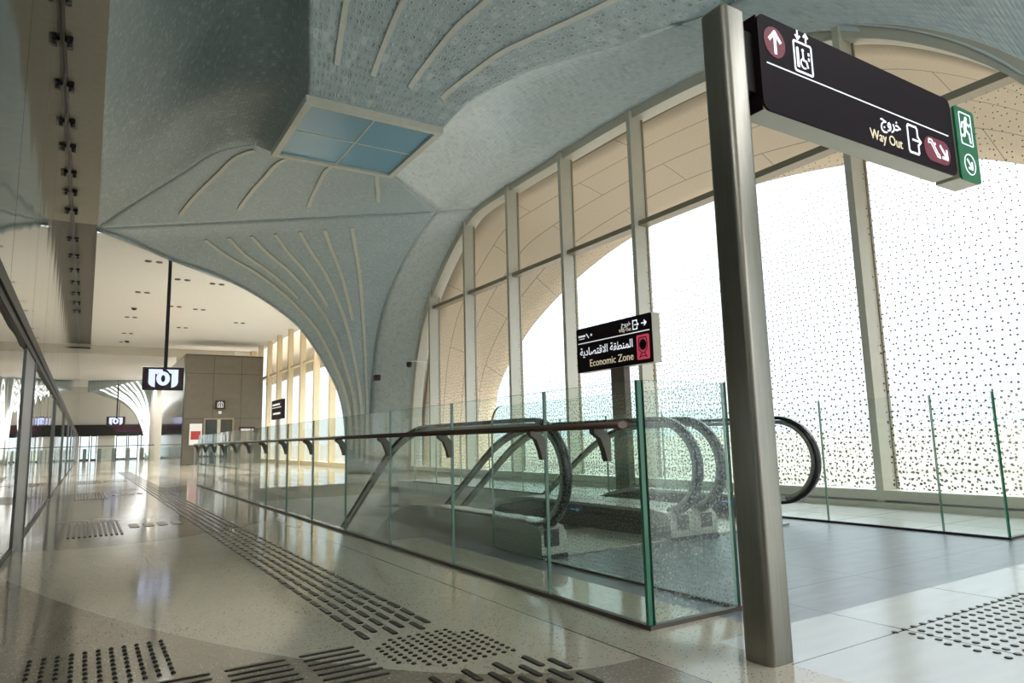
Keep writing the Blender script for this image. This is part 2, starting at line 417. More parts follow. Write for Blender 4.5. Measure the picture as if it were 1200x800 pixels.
def gsample(G,u,v):
    n=len(G)-1; m=len(G[0])-1; a=min(max(u,0),1)*m; b=min(max(v,0),1)*n; i=min(int(a),m-1); j=min(int(b),n-1); s=a-i; t=b-j
    return (G[j][i]*(1-s)+G[j][i+1]*s)*(1-t)+(G[j+1][i]*(1-s)+G[j+1][i+1]*s)*t
V=Vector
XW=9.0
P0=V((-.05,21.3,7.0)); P9=V((9,16.07,7.38)); P8=P0.lerp(P9,.889); P8.x=8.0
SL,ST,SR,SB=V((3,14,7)),V((3,11.4,7)),V((5.6,11.4,7)),V((5.6,14,7))
NU=41
archL=cat([P0,(.74,21.75,6.93),(1.8,22,6.58),(3.05,22,6.25),(4.3,22,5.72),(5.48,22,4.95),(6.1,22,4.25),(6.7,22,3.3),(7.06,22,2.5),(7.24,22,1.5),(7.3,22,0)],NU)
K8=cat([P8,(8,17.9,6.93),(8,19.0,6.5),(8,19.89,5.95),(8,20.75,5.25),(8,21.3,4.4),(8,21.7,3.2),(8,21.84,2.2),(8,21.86,1),(8,21.86,0)],NU)
Fleft=[(9,20.75,0),(9,20.7,1),(9,20.57,2.0),(9,20.2,3.6),(9,19.4,5.1),(9,18.2,6.2),(9,17.0,6.98),tuple(P9)]
Fright=[tuple(P9),(9,14.4,7.45),(9,11.85,7.45),(9,9.68,7.42),(9,7.68,7.28),(9,5.9,6.98),(9,4.5,6.38),(9,3.1,5.15),(9,2.2,3.5),(9,1.8,2),(9,1.7,0)]
FL=cat(Fleft[::-1],NU)          # from crease down to the foot
FR=cat(Fright,NU)
crease=poly([P0,P8],NU)
foot=poly([archL[-1],K8[-1]],NU)
GC=coons(crease,foot,archL,K8,lambda u,v:V((0,-.35,-.1))*math.sin(PI*u)*math.sin(PI*v)*1.0)
GS=coons(poly([P8,P9],9),poly([K8[-1],FL[-1]],9),K8,FL)
hump=cat([SL,(2.95,14.9,7.45),(2.72,15.3,7.62),(2.15,16.2,7.66),(1.65,17.6,7.58),(1.05,18.9,7.4),(.45,20.2,7.2),P0],NU)
DE=cat([SR,(5.95,11.3,7.45),(6.4,11.2,7.85),(6.9,10.2,8.0),(7.3,9.6,8.02),(7.98,8.48,8.02),(8.55,7.3,8.02),(8.85,6.2,8.05),(8.97,4.5,8.15),(8.99,1.5,8.3)],NU)
AD=cat([ST,(2.98,11.25,7.45),(2.88,10.95,8.0),(2.72,10.35,8.5),(2.45,9.2,9.0),(2.1,7.0,9.4),(2.0,4,9.6),(2,1,9.7)],NU)
GB=coons(poly([SL,SB],NU),crease,hump,poly([SB,P8],NU),lambda u,v:V((0,0,.12))*math.sin(PI*v)*math.sin(PI*u))
inner=[SB,SB.lerp(SR,.5)]+DE
GE=coons(poly(inner,61),cat(Fright,61),poly([SB,P8,P9],21),poly([DE[-1],V((9,1.65,4)),V((9,1.7,0))],21),lambda u,v:V((0,0,.75))*(1-v)**2*v*6.75*min(1,u*5)*max(0,1-u*1.3))
band=poly([P0,V((-.05,1,7))],NU)
leftA=poly([P0]+list(hump[::-1])[1:],NU)
skside=[*poly([SL,ST],9)]+AD[1:]
GA=coons(band,cat([tuple(p) for p in skside[::4]]+[tuple(AD[-1])],NU),hump[::-1],poly([V((-.05,1,7)),V((.4,1,8.6)),AD[-1]],NU),lambda u,v:V((0,0,1.35))*v*v*(1-v)*6.75*min(1,u*2.2)*min(1,(1-u)*3))
# exact side along skylight edge
GD=coons(poly([ST,SR],NU),poly([AD[-1],DE[-1]],NU),AD,DE,lambda u,v:V((0,-.0,.25))*math.sin(PI*u)*min(1,v*2.0))
backc=[V((min(9.0,p.x+1.3),p.y+1.5,p.z)) for p in archL]
GK=coons(poly([archL[0],backc[0]],5),poly([archL[-1],backc[-1]],5),archL,backc)

def orient(G):
    a=gnormal_raw(G); c=gsample(G,.5,.5)
    return G if a.dot(V((2,4,1))-c)>0 else [list(r)[::-1] for r in G]
def gnormal_raw(G):
    n=len(G)//2; m=len(G[0])//2
    return (G[n][m+1]-G[n][m]).cross(G[n+1][m]-G[n][m])
mb=MB()
def gadd(mb,G,mi,uv):
    o=orient(G)
    if o is not G: uv=[list(r)[::-1] for r in uv]
    mb.grid(o,mi,True,uv)
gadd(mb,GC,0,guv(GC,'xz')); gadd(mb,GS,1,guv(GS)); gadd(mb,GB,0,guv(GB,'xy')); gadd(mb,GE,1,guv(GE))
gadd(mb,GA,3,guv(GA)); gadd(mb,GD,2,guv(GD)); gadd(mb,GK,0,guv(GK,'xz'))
vault=mb.build('ceiling',[M['tileC'],M['tileE'],M['tileD'],M['tileA']],None,kind='structure')
sol=vault.modifiers.new('thick','SOLIDIFY'); sol.thickness=.08; sol.offset=-1
def ribbon(pts,w,off,sidehint):
    """thin raised bar lying along a curve"""
    mbx=MB(); n=len(pts); vs=[]
    for i in range(n):
        t=(pts[min(i+1,n-1)]-pts[max(i-1,0)]).normalized()
        nn=V(sidehint[i]).normalized(); sd=t.cross(nn).normalized()
        for a,b in ((-w/2,.01),(-w/2,off),(w/2,off),(w/2,.01)): vs.append(pts[i]+sd*a+nn*b)
    f=[]
    for i in range(n-1):
        for j in range(4): f.append((i*4+j,i*4+(j+1)%4,(i+1)*4+(j+1)%4,(i+1)*4+j))
    f.append((3,2,1,0)); f.append(tuple((n-1)*4+k for k in range(4)))
    mbx.add(vs,f,0,False); return mbx
CAMP=V((0,0,1))
def gnormal(G,u,v):
    e=.01; a=gsample(G,u+e,v)-gsample(G,u-e,v); b=gsample(G,u,v+e)-gsample(G,u,v-e); n=a.cross(b)
    if n.length<1e-9: n=V((0,0,-1))
    n.normalize()
    if n.dot(V((2,4,1))-gsample(G,u,v))<0: n=-n    # towards the room
    return n
def vstrip(G,uv,w,parent,mat,n=26):
    P=[];N=[]
    for k in range(n):
        t=k/(n-1)*(len(uv)-1); i=min(int(t),len(uv)-2); s=t-i
        u=uv[i][0]*(1-s)+uv[i+1][0]*s; v=uv[i][1]*(1-s)+uv[i+1][1]*s
        P.append(gsample(G,u,v)); N.append(gnormal(G,min(.985,max(.015,u)),min(.985,max(.015,v))))
    return ribbon(P,w,.035,N).build('light_strip',mat,parent)
for u0,v1,uu in ((.24,.93,.16),(.325,.42,.28),(.405,.95,.38),(.49,.45,.475),(.575,.96,.60),(.66,.50,.675),(.75,.97,.84)):
    vstrip(GC,[(u0,.115-.07*u0),((u0+uu)/2,v1*.5),(uu,v1)],.10,vault,M['strip'])
for u0,v0,u1,v1 in ((.10,.22,.21,.90),(.30,.05,.38,.86),(.55,.04,.60,.84),(.84,.03,.83,.74)):
    vstrip(GB,[(u0,v0),(u1,v1)],.09,vault,M['strip'])
for u0,v0,u1,v1 in ((.16,.06,.16,.6),(.38,.06,.38,.6),(.62,.06,.62,.62),(.84,.06,.84,.64)):
    vstrip(GD,[(u0,v0),(u1,v1)],.10,vault,M['strip'])

# ------------------------------------------------------------------ skylight
sk=struct('window_2',(4.3,12.7,6.95))
mb=MB()
for a,b,c,d in ((2.97,5.63,11.37,11.50),(2.97,5.63,13.9,14.03),(2.97,3.10,11.50,13.9),(5.50,5.63,11.50,13.9)): mb.box(a,b,c,d,6.93,7.06)
mb.build('frame',M['strip'],sk)
mb=MB()
for a,b,c,d in ((3.1,4.29,11.5,12.69),(4.31,5.5,11.5,12.69),(3.1,4.29,12.71,13.9),(4.31,5.5,12.71,13.9)): mb.box(a,b,c,d,6.985,7.0)
mb.build('pane',M['skylight'],sk)
mb=MB(); mb.box(4.285,4.315,11.5,13.9,6.975,7.02); mb.box(3.1,5.5,12.685,12.715,6.975,7.02); mb.build('glazing_bar',M['strip'],sk)

# ------------------------------------------------------------------ arched window wall
win=struct('window_1',(9,11.2,0))
arch=cat(Fleft[:-1]+Fright,90)
mb=MB(); mb.tube(arch,[(-.10,-.17),(-.10,.02),(.22,.02),(.22,-.17)],side=(1,0,0),smooth=False); 
fr=mb.build('arch_frame',M['champ'],win)
def archz(Y):
    for i in range(len(arch)-1):
        a,b=arch[i],arch[i+1]
        if (a.y-Y)*(b.y-Y)<=0 and abs(a.y-b.y)>1e-6: return a.z+(b.z-a.z)*(Y-a.y)/(b.y-a.y)
    return 0
MY=[18.95,16.62,14.27,11.95,9.6,7.35,5.2,2.9]
for Y in MY:
    zt=archz(Y)-.02
    mb=MB(); mb.box(8.82,9.12,Y-.05,Y+.05,0,zt,0); mb.box(9.12,9.16,Y-.07,Y+.07,0,zt,1); mb.build('mullion',[M['champ'],M['frame']],win)
mb=MB(); mb.box(8.92,9.15,3.2,19.25,5.03,5.13); mb.build('transom',[M['frame']],win)
mb=MB(); mb.box(8.80,9.20,1.75,20.7,.10,.22); mb.build('low_transom',M['champ'],win)
mb=MB(); mb.box(8.75,9.22,1.75,20.7,0,.07); mb.build('sill',M['champ'],win)
mb=MB(); pane=[(9.06,p.y,p.z) for p in arch]; mb.add(pane,[tuple(range(len(pane)))]); mb.build('glass',M['windowglass'],win)

# exterior arch shell in stone
outer=cat([(12,21.1,-.5),(12,20.79,1.72),(12,20.27,2.9),(12,18.72,4.16),(12,17.19,5.03),(12,14.59,6.0),(12,12.57,6.45),(12,10.46,6.62),(12,8.4,6.45),(12,6.5,6.1),(12,4.94,5.6),(12,3.4,4.7),(12,2.2,3.3),(12,1.5,1.5),(12,1.2,-.5)],90)
inn=[V((9.35,p.y+(.25 if p.y>11 else -.25)*(1-p.z/8),p.z+.18)) for p in arch]
rows=[]
for k in range(9):
    t=k/8; rows.append([inn[i].lerp(outer[i],t)+V((0,0,.25))*math.sin(PI*t)*0.6 for i in range(90)])
uvs=[]; 
for k,r in enumerate(rows):
    s=0; rr=[]
    for i,p in enumerate(r):
        if i: s+=(rows[4][i]-rows[4][i-1]).length
        rr.append((s,k/8*3.0))
    uvs.append(rr)
mb=MB(); mb.grid(rows,0,True,uvs)
shell=mb.build('wall_exterior',M['stone'],None,kind='structure'); sol=shell.modifiers.new('t','SOLIDIFY'); sol.thickness=.35; sol.offset=-1
# ------------------------------------------------------------------ exterior ground
mb=MB(); mb.grid([[V((x,y,-3.2)) for x in (12.6,40,120,500,3000)] for y in (-2500,-300,-60,0,60,300,2500)],0,False); g=mb.build('floor_exterior',M['sand'],None,kind='structure')

# ------------------------------------------------------------------ floors
mb=MB()
def slab(x0,x1,y0,y1,mi,t=.3): mb.box(x0,x1,y0,y1,-t,0,mi)
HX0,HX1,HY0,HY1=2.66,7.0,6.8,17.0
slab(-.7,2.66,-4,80,0)
slab(2.66,3.03,2.45,HY0,0)
slab(2.66,9.2,-4,2.45,2)
slab(3.03,7.1,2.45,HY0,1)
slab(7.1,9.2,2.45,HY0,2)
slab(7.0,9.2,HY0,HY1,2); slab(2.66,9.2,HY1,80,0)
fl=mb.build('floor',[M['terrazzo'],M['granite'],M['whitestone']],None,kind='structure')
# pit below the escalators
mb=MB(); mb.box(HX0-.12,HX0,HY0,HY1,-5.2,-.3); mb.box(HX1,HX1+.12,HY0,HY1,-5.2,-.3); mb.box(HX0,HX1,HY1,HY1+.12,-5.2,-.3); mb.box(HX0,HX1,HY0-.12,HY0,-5.2,-.3); mb.box(HX0-.12,HX1+.12,HY0-.12,HY1+6,-5.4,-5.2)
mb.build('wall_pit',M['creamwall'],None,kind='structure')
# dark skirting line at the balustrade
# ------------------------------------------------------------------ left wall
wl=struct('wall_left',(-.6,10,0))
mb=MB()
ys=[-4,1.5,4.2,6.9,9.6,12.3,15,17.7,20.4,23.1,25.8,28.5,31.2,33.9,36.6,39.3,42,44.7,47.4,50.1,55,60,65,70,75,80]
for a,b in zip(ys[:-1],ys[1:]): 
    mb.box(-.68,-.60,a+.01,b-.01,2.26,6.93)
mb.build('upper_panel',M['mirror'],wl)
mb=MB(); mb.box(-.72,-.69,-4,80,0,7.2); mb.build('backing',M['darksteel'],wl)
mb=MB(); mb.box(-.68,-.58,-4,80,.05,2.1); mb.build('storefront_glass',M['mirrorlow'],wl)
mb=MB(); mb.box(-.68,-.53,-4,80,2.13,2.24); mb.box(-.68,-.55,-4,80,2.06,2.13); mb.build('channel',M['darksteel'],wl)
for Y,wd in ((10.05,1.4),(17.2,.14),(24.4,.14),(31.6,.14),(38.8,.14),(46,.14),(53.2,.14),(60.4,.14)):
    mb=MB(); mb.box(-.60,-.565,Y-wd,Y,.0,2.08); mb.box(-.565,-.55,Y-.04,Y,.0,2.08); mb.build('post',M['postm'],wl)
bb=MB(); bb.box(-.66,-.57,-4,80,0,.05); bb.build('baseboard_left',M['darksteel'],None,kind='structure')
# soffit band above the wall
bd=struct('trim_1',(-.3,10,7)); mb=MB(); mb.box(-.72,-.03,-4,21.0,7.0,7.12,0); mb.build('soffit',M['bandp'],bd)
mb=MB(); mb.box(-.72,-.03,21.0,46.6,7.10,7.2); mb.box(-.72,-.03,46.4,66,6.8,6.9); mb.build('recess',M['darkband'],bd)
mb=MB(); mb.box(-.60,-.55,-4,46,6.985,7.0); mb.build('slot',M['black'],bd)
# spotlights in the slot
proto=None
sl=[9.0,10.1,11.3,12.76,14.26,15.5,17.0,18.3,19.8,22.5,24.5,26.5,28.5,30.5,32.5,34.5]
for Y in sl:
    if proto is None:
        t=thing('track_spotlight','small black spotlight hanging in the slot beside the wall','spotlight',(-.5,Y,6.99),'black spotlights in the ceiling slot')
        mb=MB(); mb.bbox(-.54,-.46,Y-.16,Y+.16,6.90,6.97,.01); mb.build('housing',M['black'],t)
        mb=MB(); mb.lathe([(0,6.84),(.035,6.84),(.035,6.90)],(-.5,Y-.05,0),12); mb.build('lamp_head',M['black'],t)
        mb=MB(); mb.box(-.57,-.53,Y-.02,Y+.02,6.93,6.99); mb.build('bracket',M['black'],t)
        proto=t
    else: dup(proto,(-.5,Y,6.99))

# ------------------------------------------------------------------ tactile paving
def bars(name,label,spec,loc,L,W,H,ang=0,group=None,part='bar'):
    """spec: list of (x,y,ang); 100 nearest become parts, the rest one stuff part"""
    t=thing(name,label,'tactile paving',loc,group)
    def shape(mb,x,y,a):
        ca,sa=math.cos(a),math.sin(a); vs=[]
        k=6
        def ring(ins,z):
            out=[]
            l=L/2-ins; w=W/2-ins
            for s in (1,-1):
                for q in range(k+1):
                    th=-PI/2+PI*q/k if s==1 else PI/2+PI*q/k
                    cx=s*(l-w) if l>w else 0
                    px=cx+w*math.cos(th); py=w*math.sin(th); out.append((x+px*ca-py*sa,y+px*sa+py*ca,z))
            return out
        R=[ring(0,.0),ring(0,H*.5),ring(H*.8,H)]; n=len(R[0])
        vs=[p for r in R for p in r]; f=[]
        for b in range(2):
            for j in range(n): f.append((b*n+j,b*n+(j+1)%n,(b+1)*n+(j+1)%n,(b+1)*n+j))
        f.append(tuple(2*n+j for j in range(n))); mb.add(vs,f,0,False)
    spec=sorted(spec,key=lambda s:s[0]**2+s[1]**2)
    m0=MB(); shape(m0,0,0,0); first=None
    for x,y,a in spec[:100]:
        if first is None:
            me=m0.build(part,M['stud'],t); first=me; me.location=(x-loc[0],y-loc[1],.0); me.rotation_euler=(0,0,a)
        else:
            c=first.copy(); COL.objects.link(c); c.location=(x-loc[0],y-loc[1],0); c.rotation_euler=(0,0,a)
    if len(spec)>100:
        mb=MB()
        for x,y,a in spec[100:]: shape(mb,x,y,a)
        mb.build(part,M['stud'],t,kind='stuff')
    return t
H90=PI/2
sp=[]
Y=3.62
k=0
while Y<34:
    for r in range(6): sp.append((1.285+r*.078,Y+(.10 if r%2 else 0),H90))
    Y+=.215; k+=1
bars('guidance_strip','long strip of bronze bars running down the middle of the terrazzo corridor',sp,(1.48,3.6,0),.175,.036,.006)
sp=[(1.27+i*.052+ (j%2)*.0,2.93+j*.052,0) for i in range(11) for j in range(11) if (i+j)>2 and (i+ (10-j))>1 and not (i>8 and j>8)]
bars('tactile_stud_field','square of small domed bronze studs where two guidance strips meet in the foreground',sp,(1.5,3.2,0),.026,.026,.007,part='stud')
sp=[(1.62+r*.078,2.74-k*.215-(.1 if r%2 else 0),H90) for r in range(-4,4) for k in range(3)]
bars('guidance_strip','short strip of bronze bars at the bottom edge just nearer than the stud field',sp,(1.6,2.6,0),.17,.036,.006)
sp=[(1.05-k*.33,2.98+r*.078,0) for r in range(7) for k in range(3)]
bars('guidance_strip','row of bronze bar groups leading left from the stud field towards the wall',sp,(.6,3.2,0),.27,.026,.006)
sp=[(-.17+i*.056,3.56+j*.075,0) for i in range(11) for j in range(9)]
bars('tactile_stud_field','rectangle of tall bronze studs on brown terrazzo at the bottom left',sp,(.13,3.8,0),.022,.022,.012,part='stud')
for gi,(y0,y1,lab) in enumerate(((9.5,11.4,'nearest bronze bar grid on the brown band beside the left wall'),(16.4,18.9,'second bronze bar grid up the corridor beside the left wall'),(23.8,26.2,'farthest bronze bar grid up the corridor beside the left wall'))):
    bars('tactile_grid',lab,[(-.11+i*.054,(y0+y1)/2,H90) for i in range(11)],(.16,(y0+y1)/2,0),(y1-y0),.03,.009)
    ym=(y0+y1)/2-.05
    mbp=[(.60+i*.165,ym,H90) for i in range(4)]
    bars('tactile_plates',('nearest','second','farthest')[gi]+' row of four dark floor plates leading from bar grid to the long strip',mbp,(.9,ym,0),.48,.115,.005,part='plate')
sp=[(3.30+i*.085+(j%2)*.04,1.42+j*.062,0) for i in range(22) for j in range(11) if i>1+ (10-j)*.0]
bars('tactile_stud_field','field of dark round studs on the white floor at the bottom right',sp,(4.2,1.75,0),.034,.034,.006,part='stud')

# ------------------------------------------------------------------ balustrades
def panel(x0,y0,x1,y1,z0,z1,mat,parent,corner=None,edgemat=None,th=.022):
    d=V((x1-x0,y1-y0,0)); L=d.length; d.normalize(); n=V((-d.y,d.x,0))*th/2
    g=.006; A=V((x0,y0,0))+d*g; B=V((x1,y1,0))-d*g
    if corner:
        prof=[(A,z0),(B,z0)]
        r=corner; prof+=[ (B-d*(r-r*math.cos(a)),z1-r+r*math.sin(a)) for a in [i*PI/2/8 for i in range(9)]]
        prof+=[(A,z1)]
    else: prof=[(A,z0),(B,z0),(B,z1),(A,z1)]
    vs=[p+n+V((0,0,z)) for p,z in prof]+[p-n+V((0,0,z)) for p,z in prof]; k=len(prof)
    m=MB(); m.add(vs,[tuple(range(k)),tuple(range(2*k-1,k-1,-1))],0); m.m[-1]=2
    o=len(m.v)-2*k
    for i in range(k):
        j=(i+1)%k; m.f.append((o+i,o+k+i,o+k+j,o+j)); m.m.append(1); m.sm.append(False)
    return m.build('glass_panel',[mat,edgemat or M['glassedge2'],M['glass']],parent)
XB=2.55
b1=thing('glass_balustrade','long greenish glass balustrade with brown metal handrail beside the corridor','balustrade',(XB,11,0))
yy=[2.80]+[3.71+1.345*i for i in range(0,13)]
for i in range(len(yy)-1):
    panel(XB,yy[i],XB,yy[i+1],.02,1.30,M['glass'],b1,edgemat=M['glassedge2'])
mb=MB(); mb.box(XB-.014,XB+.014,2.795,2.815,.02,1.30); mb.build('corner_edge',M['glassedge'],b1)
mb=MB(); mb.box(XB-.018,XB+.018,2.78,yy[-1],0,.022); mb.box(XB,3.25,2.782,2.818,0,.022); mb.build('base_channel',M['bracket'],b1)
panel(XB+.02,2.80,3.24,2.80,.02,1.30,M['glassdots'],b1,edgemat=M['glassedge'])
mb=MB(); prof=[(.034*math.cos(a)*1.0,.020*math.sin(a)) for a in [i*2*PI/16 for i in range(16)]]
mb.tube([(XB-.09,2.84,1.06),(XB-.09,8,1.06),(XB-.09,14,1.06),(XB-.09,yy[-1],1.06)],prof,side=(1,0,0)); hr=mb.build('handrail',M['bronze'],b1)
for y in [3.06]+yy[1:]:
    mb=MB()
    pr=[(XB-.012,y-.022,.86),(XB-.012,y-.022,.99),(XB-.06,y-.022,1.045),(XB-.13,y-.022,1.045),(XB-.13,y-.022,1.02),(XB-.085,y-.022,.99),(XB-.055,y-.022,.92),(XB-.04,y-.022,.86)]
    mb.prism(pr,(0,.044,0)); mb.build('bracket',M['bracket'],b1)
b2=thing('glass_balustrade','short dotted glass panel run with a rounded far corner between corridor and first escalator','balustrade',(3.24,4.1,0))
panel(3.25,2.83,3.25,5.62,.02,1.30,M['glassdots'],b2,corner=.18)
mb=MB(); mb.box(3.237,3.263,2.84,4.75,0,.015); mb.build('base_channel',M['bracket'],b2)
b3=thing('glass_balustrade','frameless dotted glass balustrade between the escalators and the arched window','balustrade',(7.02,6,0))
ye=[3.0,3.55,4.75,6.0,7.25,8.5,9.75,11,12.25,13.5,14.75,16]
for a,b in zip(ye[:-1],ye[1:]): panel(7.02,a,7.02,b,.02,1.32,M['glass'] if a<3.2 else M['glassclear'],b3,edgemat=M['glassedge'] if a<3.2 else M['glassedge2'])
mb=MB(); mb.box(7.0,7.04,2.98,16.1,0,.022); mb.box(7.04,8.72,2.99,3.03,0,.022); mb.build('base_channel',M['darksteel'],b3)
panel(7.05,3.01,8.0,3.01,.02,1.32,M['glass'],b3,edgemat=M['glassedge']); panel(8.0,3.01,8.72,3.01,.02,1.32,M['glass'],b3)

# ------------------------------------------------------------------ escalators
def escalator(label,xl,xr,wl_,wr_,yr=0):
    """xl,xr handrail centres; wl_,wr_: outer limits of the deck cladding"""
    xc=(xl+xr)/2
    t=thing('escalator',label,'escalator',(xc,6,0))
    slope=math.tan(math.radians(31))
    def ztop(y):
        if y<7.3: return 0
        if y<8.7: return -slope*(y-7.3)**2/(2*1.4)
        return -slope*.7-slope*(y-8.7)
    def path(off,y0,y1=17.0,st=.25):
        out=[];y=y0
        while y<=y1: out.append((y,ztop(y)+off)); y+=st
        return out
    prof=[(-.042,-.012),(-.042,.010),(-.030,.022),(.030,.022),(.042,.010),(.042,-.012),(.030,-.018),(-.030,-.018)]
    for x in (xl,xr):
        up=path(1.16,5.2)[::-1]
        arcp=[(5.10-.50*math.sin(a),.69+.47*math.cos(a)) for a in [i*(PI*1.02)/22 for i in range(1,23)]]
        tail=[(5.25,.20),(5.4,.19)]
        pts=[V((x,y,z)) for y,z in up+arcp+tail]
        mb=MB(); mb.tube(pts,prof,side=(1,0,0)); mb.build('handrail',M['rubber'],t)
        # metal guide under the rubber
        mb=MB(); mb.tube([V((x,y,z)) for y,z in [(a,b-.045) for a,b in up]+[(5.10-.455*math.sin(a),.69+.425*math.cos(a)) for a in [i*PI/20 for i in range(1,20)]]],[(-.028,-.022),(-.028,.022),(.028,.022),(.028,-.022)],side=(1,0,0)); mb.build('handrail_guide',M['esc'],t)
        # glass balustrade under it
        gp=[(y,z-.07) for y,z in up]+[(5.10-.42*math.sin(a),.69+.39*math.cos(a)) for a in [i*PI/14 for i in range(1,14)]]
        low=[(5.0,.24),(7.2,.24)]+[(y,ztop(y)+.24) for y in (7.6,8,8.4,8.8,9.2,12,17)]
        pl=[V((x-.006,y,z)) for y,z in gp+low]
        mb=MB(); mb.prism(pl,(.012,0,0)); mb.build('glass_side',M['glassclear'],t)
    # decks: side boxes that follow the slope
    for a,b,out in ((wl_,xl+.16,1),(xr-.16,wr_,0)):
        q=0 if out else yr
        side=[(4.86+q,0),(4.86+q,.20),(4.92+q,.26),(5.1+q,.28)]+[(y,ztop(y)+.28) for y in (6,7,7.3,7.6,8,8.4,8.8,9.2,12,17)]+[(17,ztop(17)-.6)]+[(y,min(-.28,ztop(y)-.75)) for y in (12,9.2,8.4,7.6,7.0)]+[(6.75,-.28),(6.75,0)]
        mb=MB(); mb.prism([V((a,y,z)) for y,z in side],(b-a,0,0)); dk=mb.build('deck',M['esc'],t)
        xx=xl if out else xr
        m2=MB(); m2.box(xx-.07,xx+.07,4.845+q,4.862+q,.10,.235); m2.build('handrail_inlet',M['black'],dk)
        m2=MB(); m2.box(a+.0,b,4.85+q,4.868+q,.0,.035); m2.build('kick_plate',M['black'],dk)
        m2=MB(); xi=b if out else a
        s2=[(5.2,.03),(5.2,.25)]+[(y,ztop(y)+.25) for y in (6,7,7.3,8,8.8,12,17)]+[(17,ztop(17)-.1)]+[(y,ztop(y)+.0) for y in (12,8.8,8,7.3)]
        m2.prism([V((xi-.004 if out else xi-.004,y,z)) for y,z in s2],(.008,0,0)); m2.build('skirt',M['skirt'],dk)
    mb=MB(); mb.box(xl+.16,xr-.16,4.9,6.1,.003,.02); mb.build('floor_plate',M['esc'],t)
    mb=MB(); mb.box(xl+.18,xr-.18,6.1,6.3,.003,.03)
    for i in range(24):
        x=xl+.2+i*(xr-xl-.4)/23; mb.box(x-.006,x+.006,6.28,6.36,.0,.025)
    mb.build('comb_plate',M['step'],t)
    for k in range(16):
        y0=6.34+k*.4; z=ztop(y0+.4)+.0 if y0>6.9 else 0
        mb=MB(); mb.box(xl+.18,xr-.18,y0,y0+.395,z-.22,z-.01)
        for i in range(20):
            x=xl+.2+i*(xr-xl-.4)/19; mb.box(x-.008,x+.008,y0,y0+.39,z-.01,z+.002)
        mb.build('step',M['step'],t)
    return t
e1=escalator('left escalator going down, plastic wrap on its side deck, nearest the corridor balustrade',3.37,4.90,3.27,5.055)
e2=escalator('right escalator going down, its rubber loop standing out right of the steel sign post',5.22,6.70,5.065,6.76,.46)
mb=MB()
vs=[];random.seed(3)
n=30
G=[[V((3.268+i*.05, 4.93+j*.12, .292+random.random()*.016)) for i in range(5)] for j in range(18)]
mb.grid(G,0,True); w=mb.build('plastic_wrap',M['wrap'],e1,label='crumpled clear plastic wrap')
w.modifiers.new('s','SOLIDIFY').thickness=.003
def arrowsticker(x,y,z,parent):
    m=MB(); m.box(x-.004,x,y,y+.28,z,z+.07); s=m.build('arrow_sticker',M['blue'],parent)
    m=MB(); m.prism([V((x-.006,y+.05,z+.035)),V((x-.006,y+.11,z+.012)),V((x-.006,y+.11,z+.028)),V((x-.006,y+.22,z+.028)),V((x-.006,y+.22,z+.042)),V((x-.006,y+.11,z+.042)),V((x-.006,y+.11,z+.058))],(.002,0,0)); m.build('arrow',M['white'],s)
arrowsticker(4.738,6.2,.16,e1); arrowsticker(6.538,5.6,.16,e2)

# ------------------------------------------------------------------ signs
def textmesh(body,size,mat,parent,O,U,W,anchor='LEFT',name='lettering',bold=0):
    """text in plane O + a*U + b*W"""
    c=bpy.data.curves.new('txt','FONT'); c.body=body; c.size=size; c.align_x=anchor; c.resolution_u=3; c.extrude=.0015; c.offset=bold
    o=bpy.data.objects.new('txt',c); COL.objects.link(o); bpy.context.view_layer.update()
    me=bpy.data.meshes.new_from_object(o.evaluated_get(bpy.context.evaluated_depsgraph_get())); bpy.data.objects.remove(o)
    U=V(U);W=V(W);N=U.cross(W); O=V(O)
    vs=[O+U*v.co.x+W*v.co.y+N*v.co.z for v in me.vertices]
    m=MB(); m.add(vs,[tuple(p.vertices) for p in me.polygons]); return m.build(name,mat,parent)
class Sheet:
    def __init__(s,O,U,W,th=.003): s.O=V(O);s.U=V(U);s.W=V(W);s.N=s.U.cross(s.W);s.th=th;s.m=MB();s.lift=0
    def P(s,a,b): return s.O+s.U*a+s.W*b+s.N*(s.lift-.001)
    def poly(s,pts): s.m.prism([s.P(a,b) for a,b in pts],s.N*s.th)
    def line(s,pts,w,closed=False):
        n=len(pts)
        for i in range(n if closed else n-1):
            a=V(pts[i]).to_2d() if len(pts[i])==3 else V((pts[i][0],pts[i][1])); b=V((pts[(i+1)%n][0],pts[(i+1)%n][1])); d=(b-a)
            if d.length<1e-6: continue
            d.normalize(); q=V((-d.y,d.x))*w/2; e=d*w*.3
            s.poly([tuple(a-e-q),tuple(b+e-q),tuple(b+e+q),tuple(a-e+q)])
    def disc(s,cx,cy,r,n=24,ry=None): s.poly([(cx+r*math.cos(i*2*PI/n),cy+(ry or r)*math.sin(i*2*PI/n)) for i in range(n)])
    def rrect(s,x0,y0,x1,y1,r,n=6):
        pts=[]
        for cx,cy,a0 in ((x1-r,y0+r,-90),(x1-r,y1-r,0),(x0+r,y1-r,90),(x0+r,y0+r,180)):
            for i in range(n+1):
                a=math.radians(a0+90*i/n); pts.append((cx+r*math.cos(a),cy+r*math.sin(a)))
        return pts
    def build(s,name,mat,parent,label=None): return s.m.build(name,mat,parent,label)
def arrow(sh,cx,cy,s,ang,w):
    """arrow of length s pointing at ang"""
    c,q=math.cos(ang),math.sin(ang); R=lambda a,b:(cx+a*c-b*q,cy+a*q+b*c)
    sh.line([R(-s/2,0),R(s/2*.9,0)],w); sh.line([R(s*.08,s*.36),R(s*.47,0),R(s*.08,-s*.36)],w)

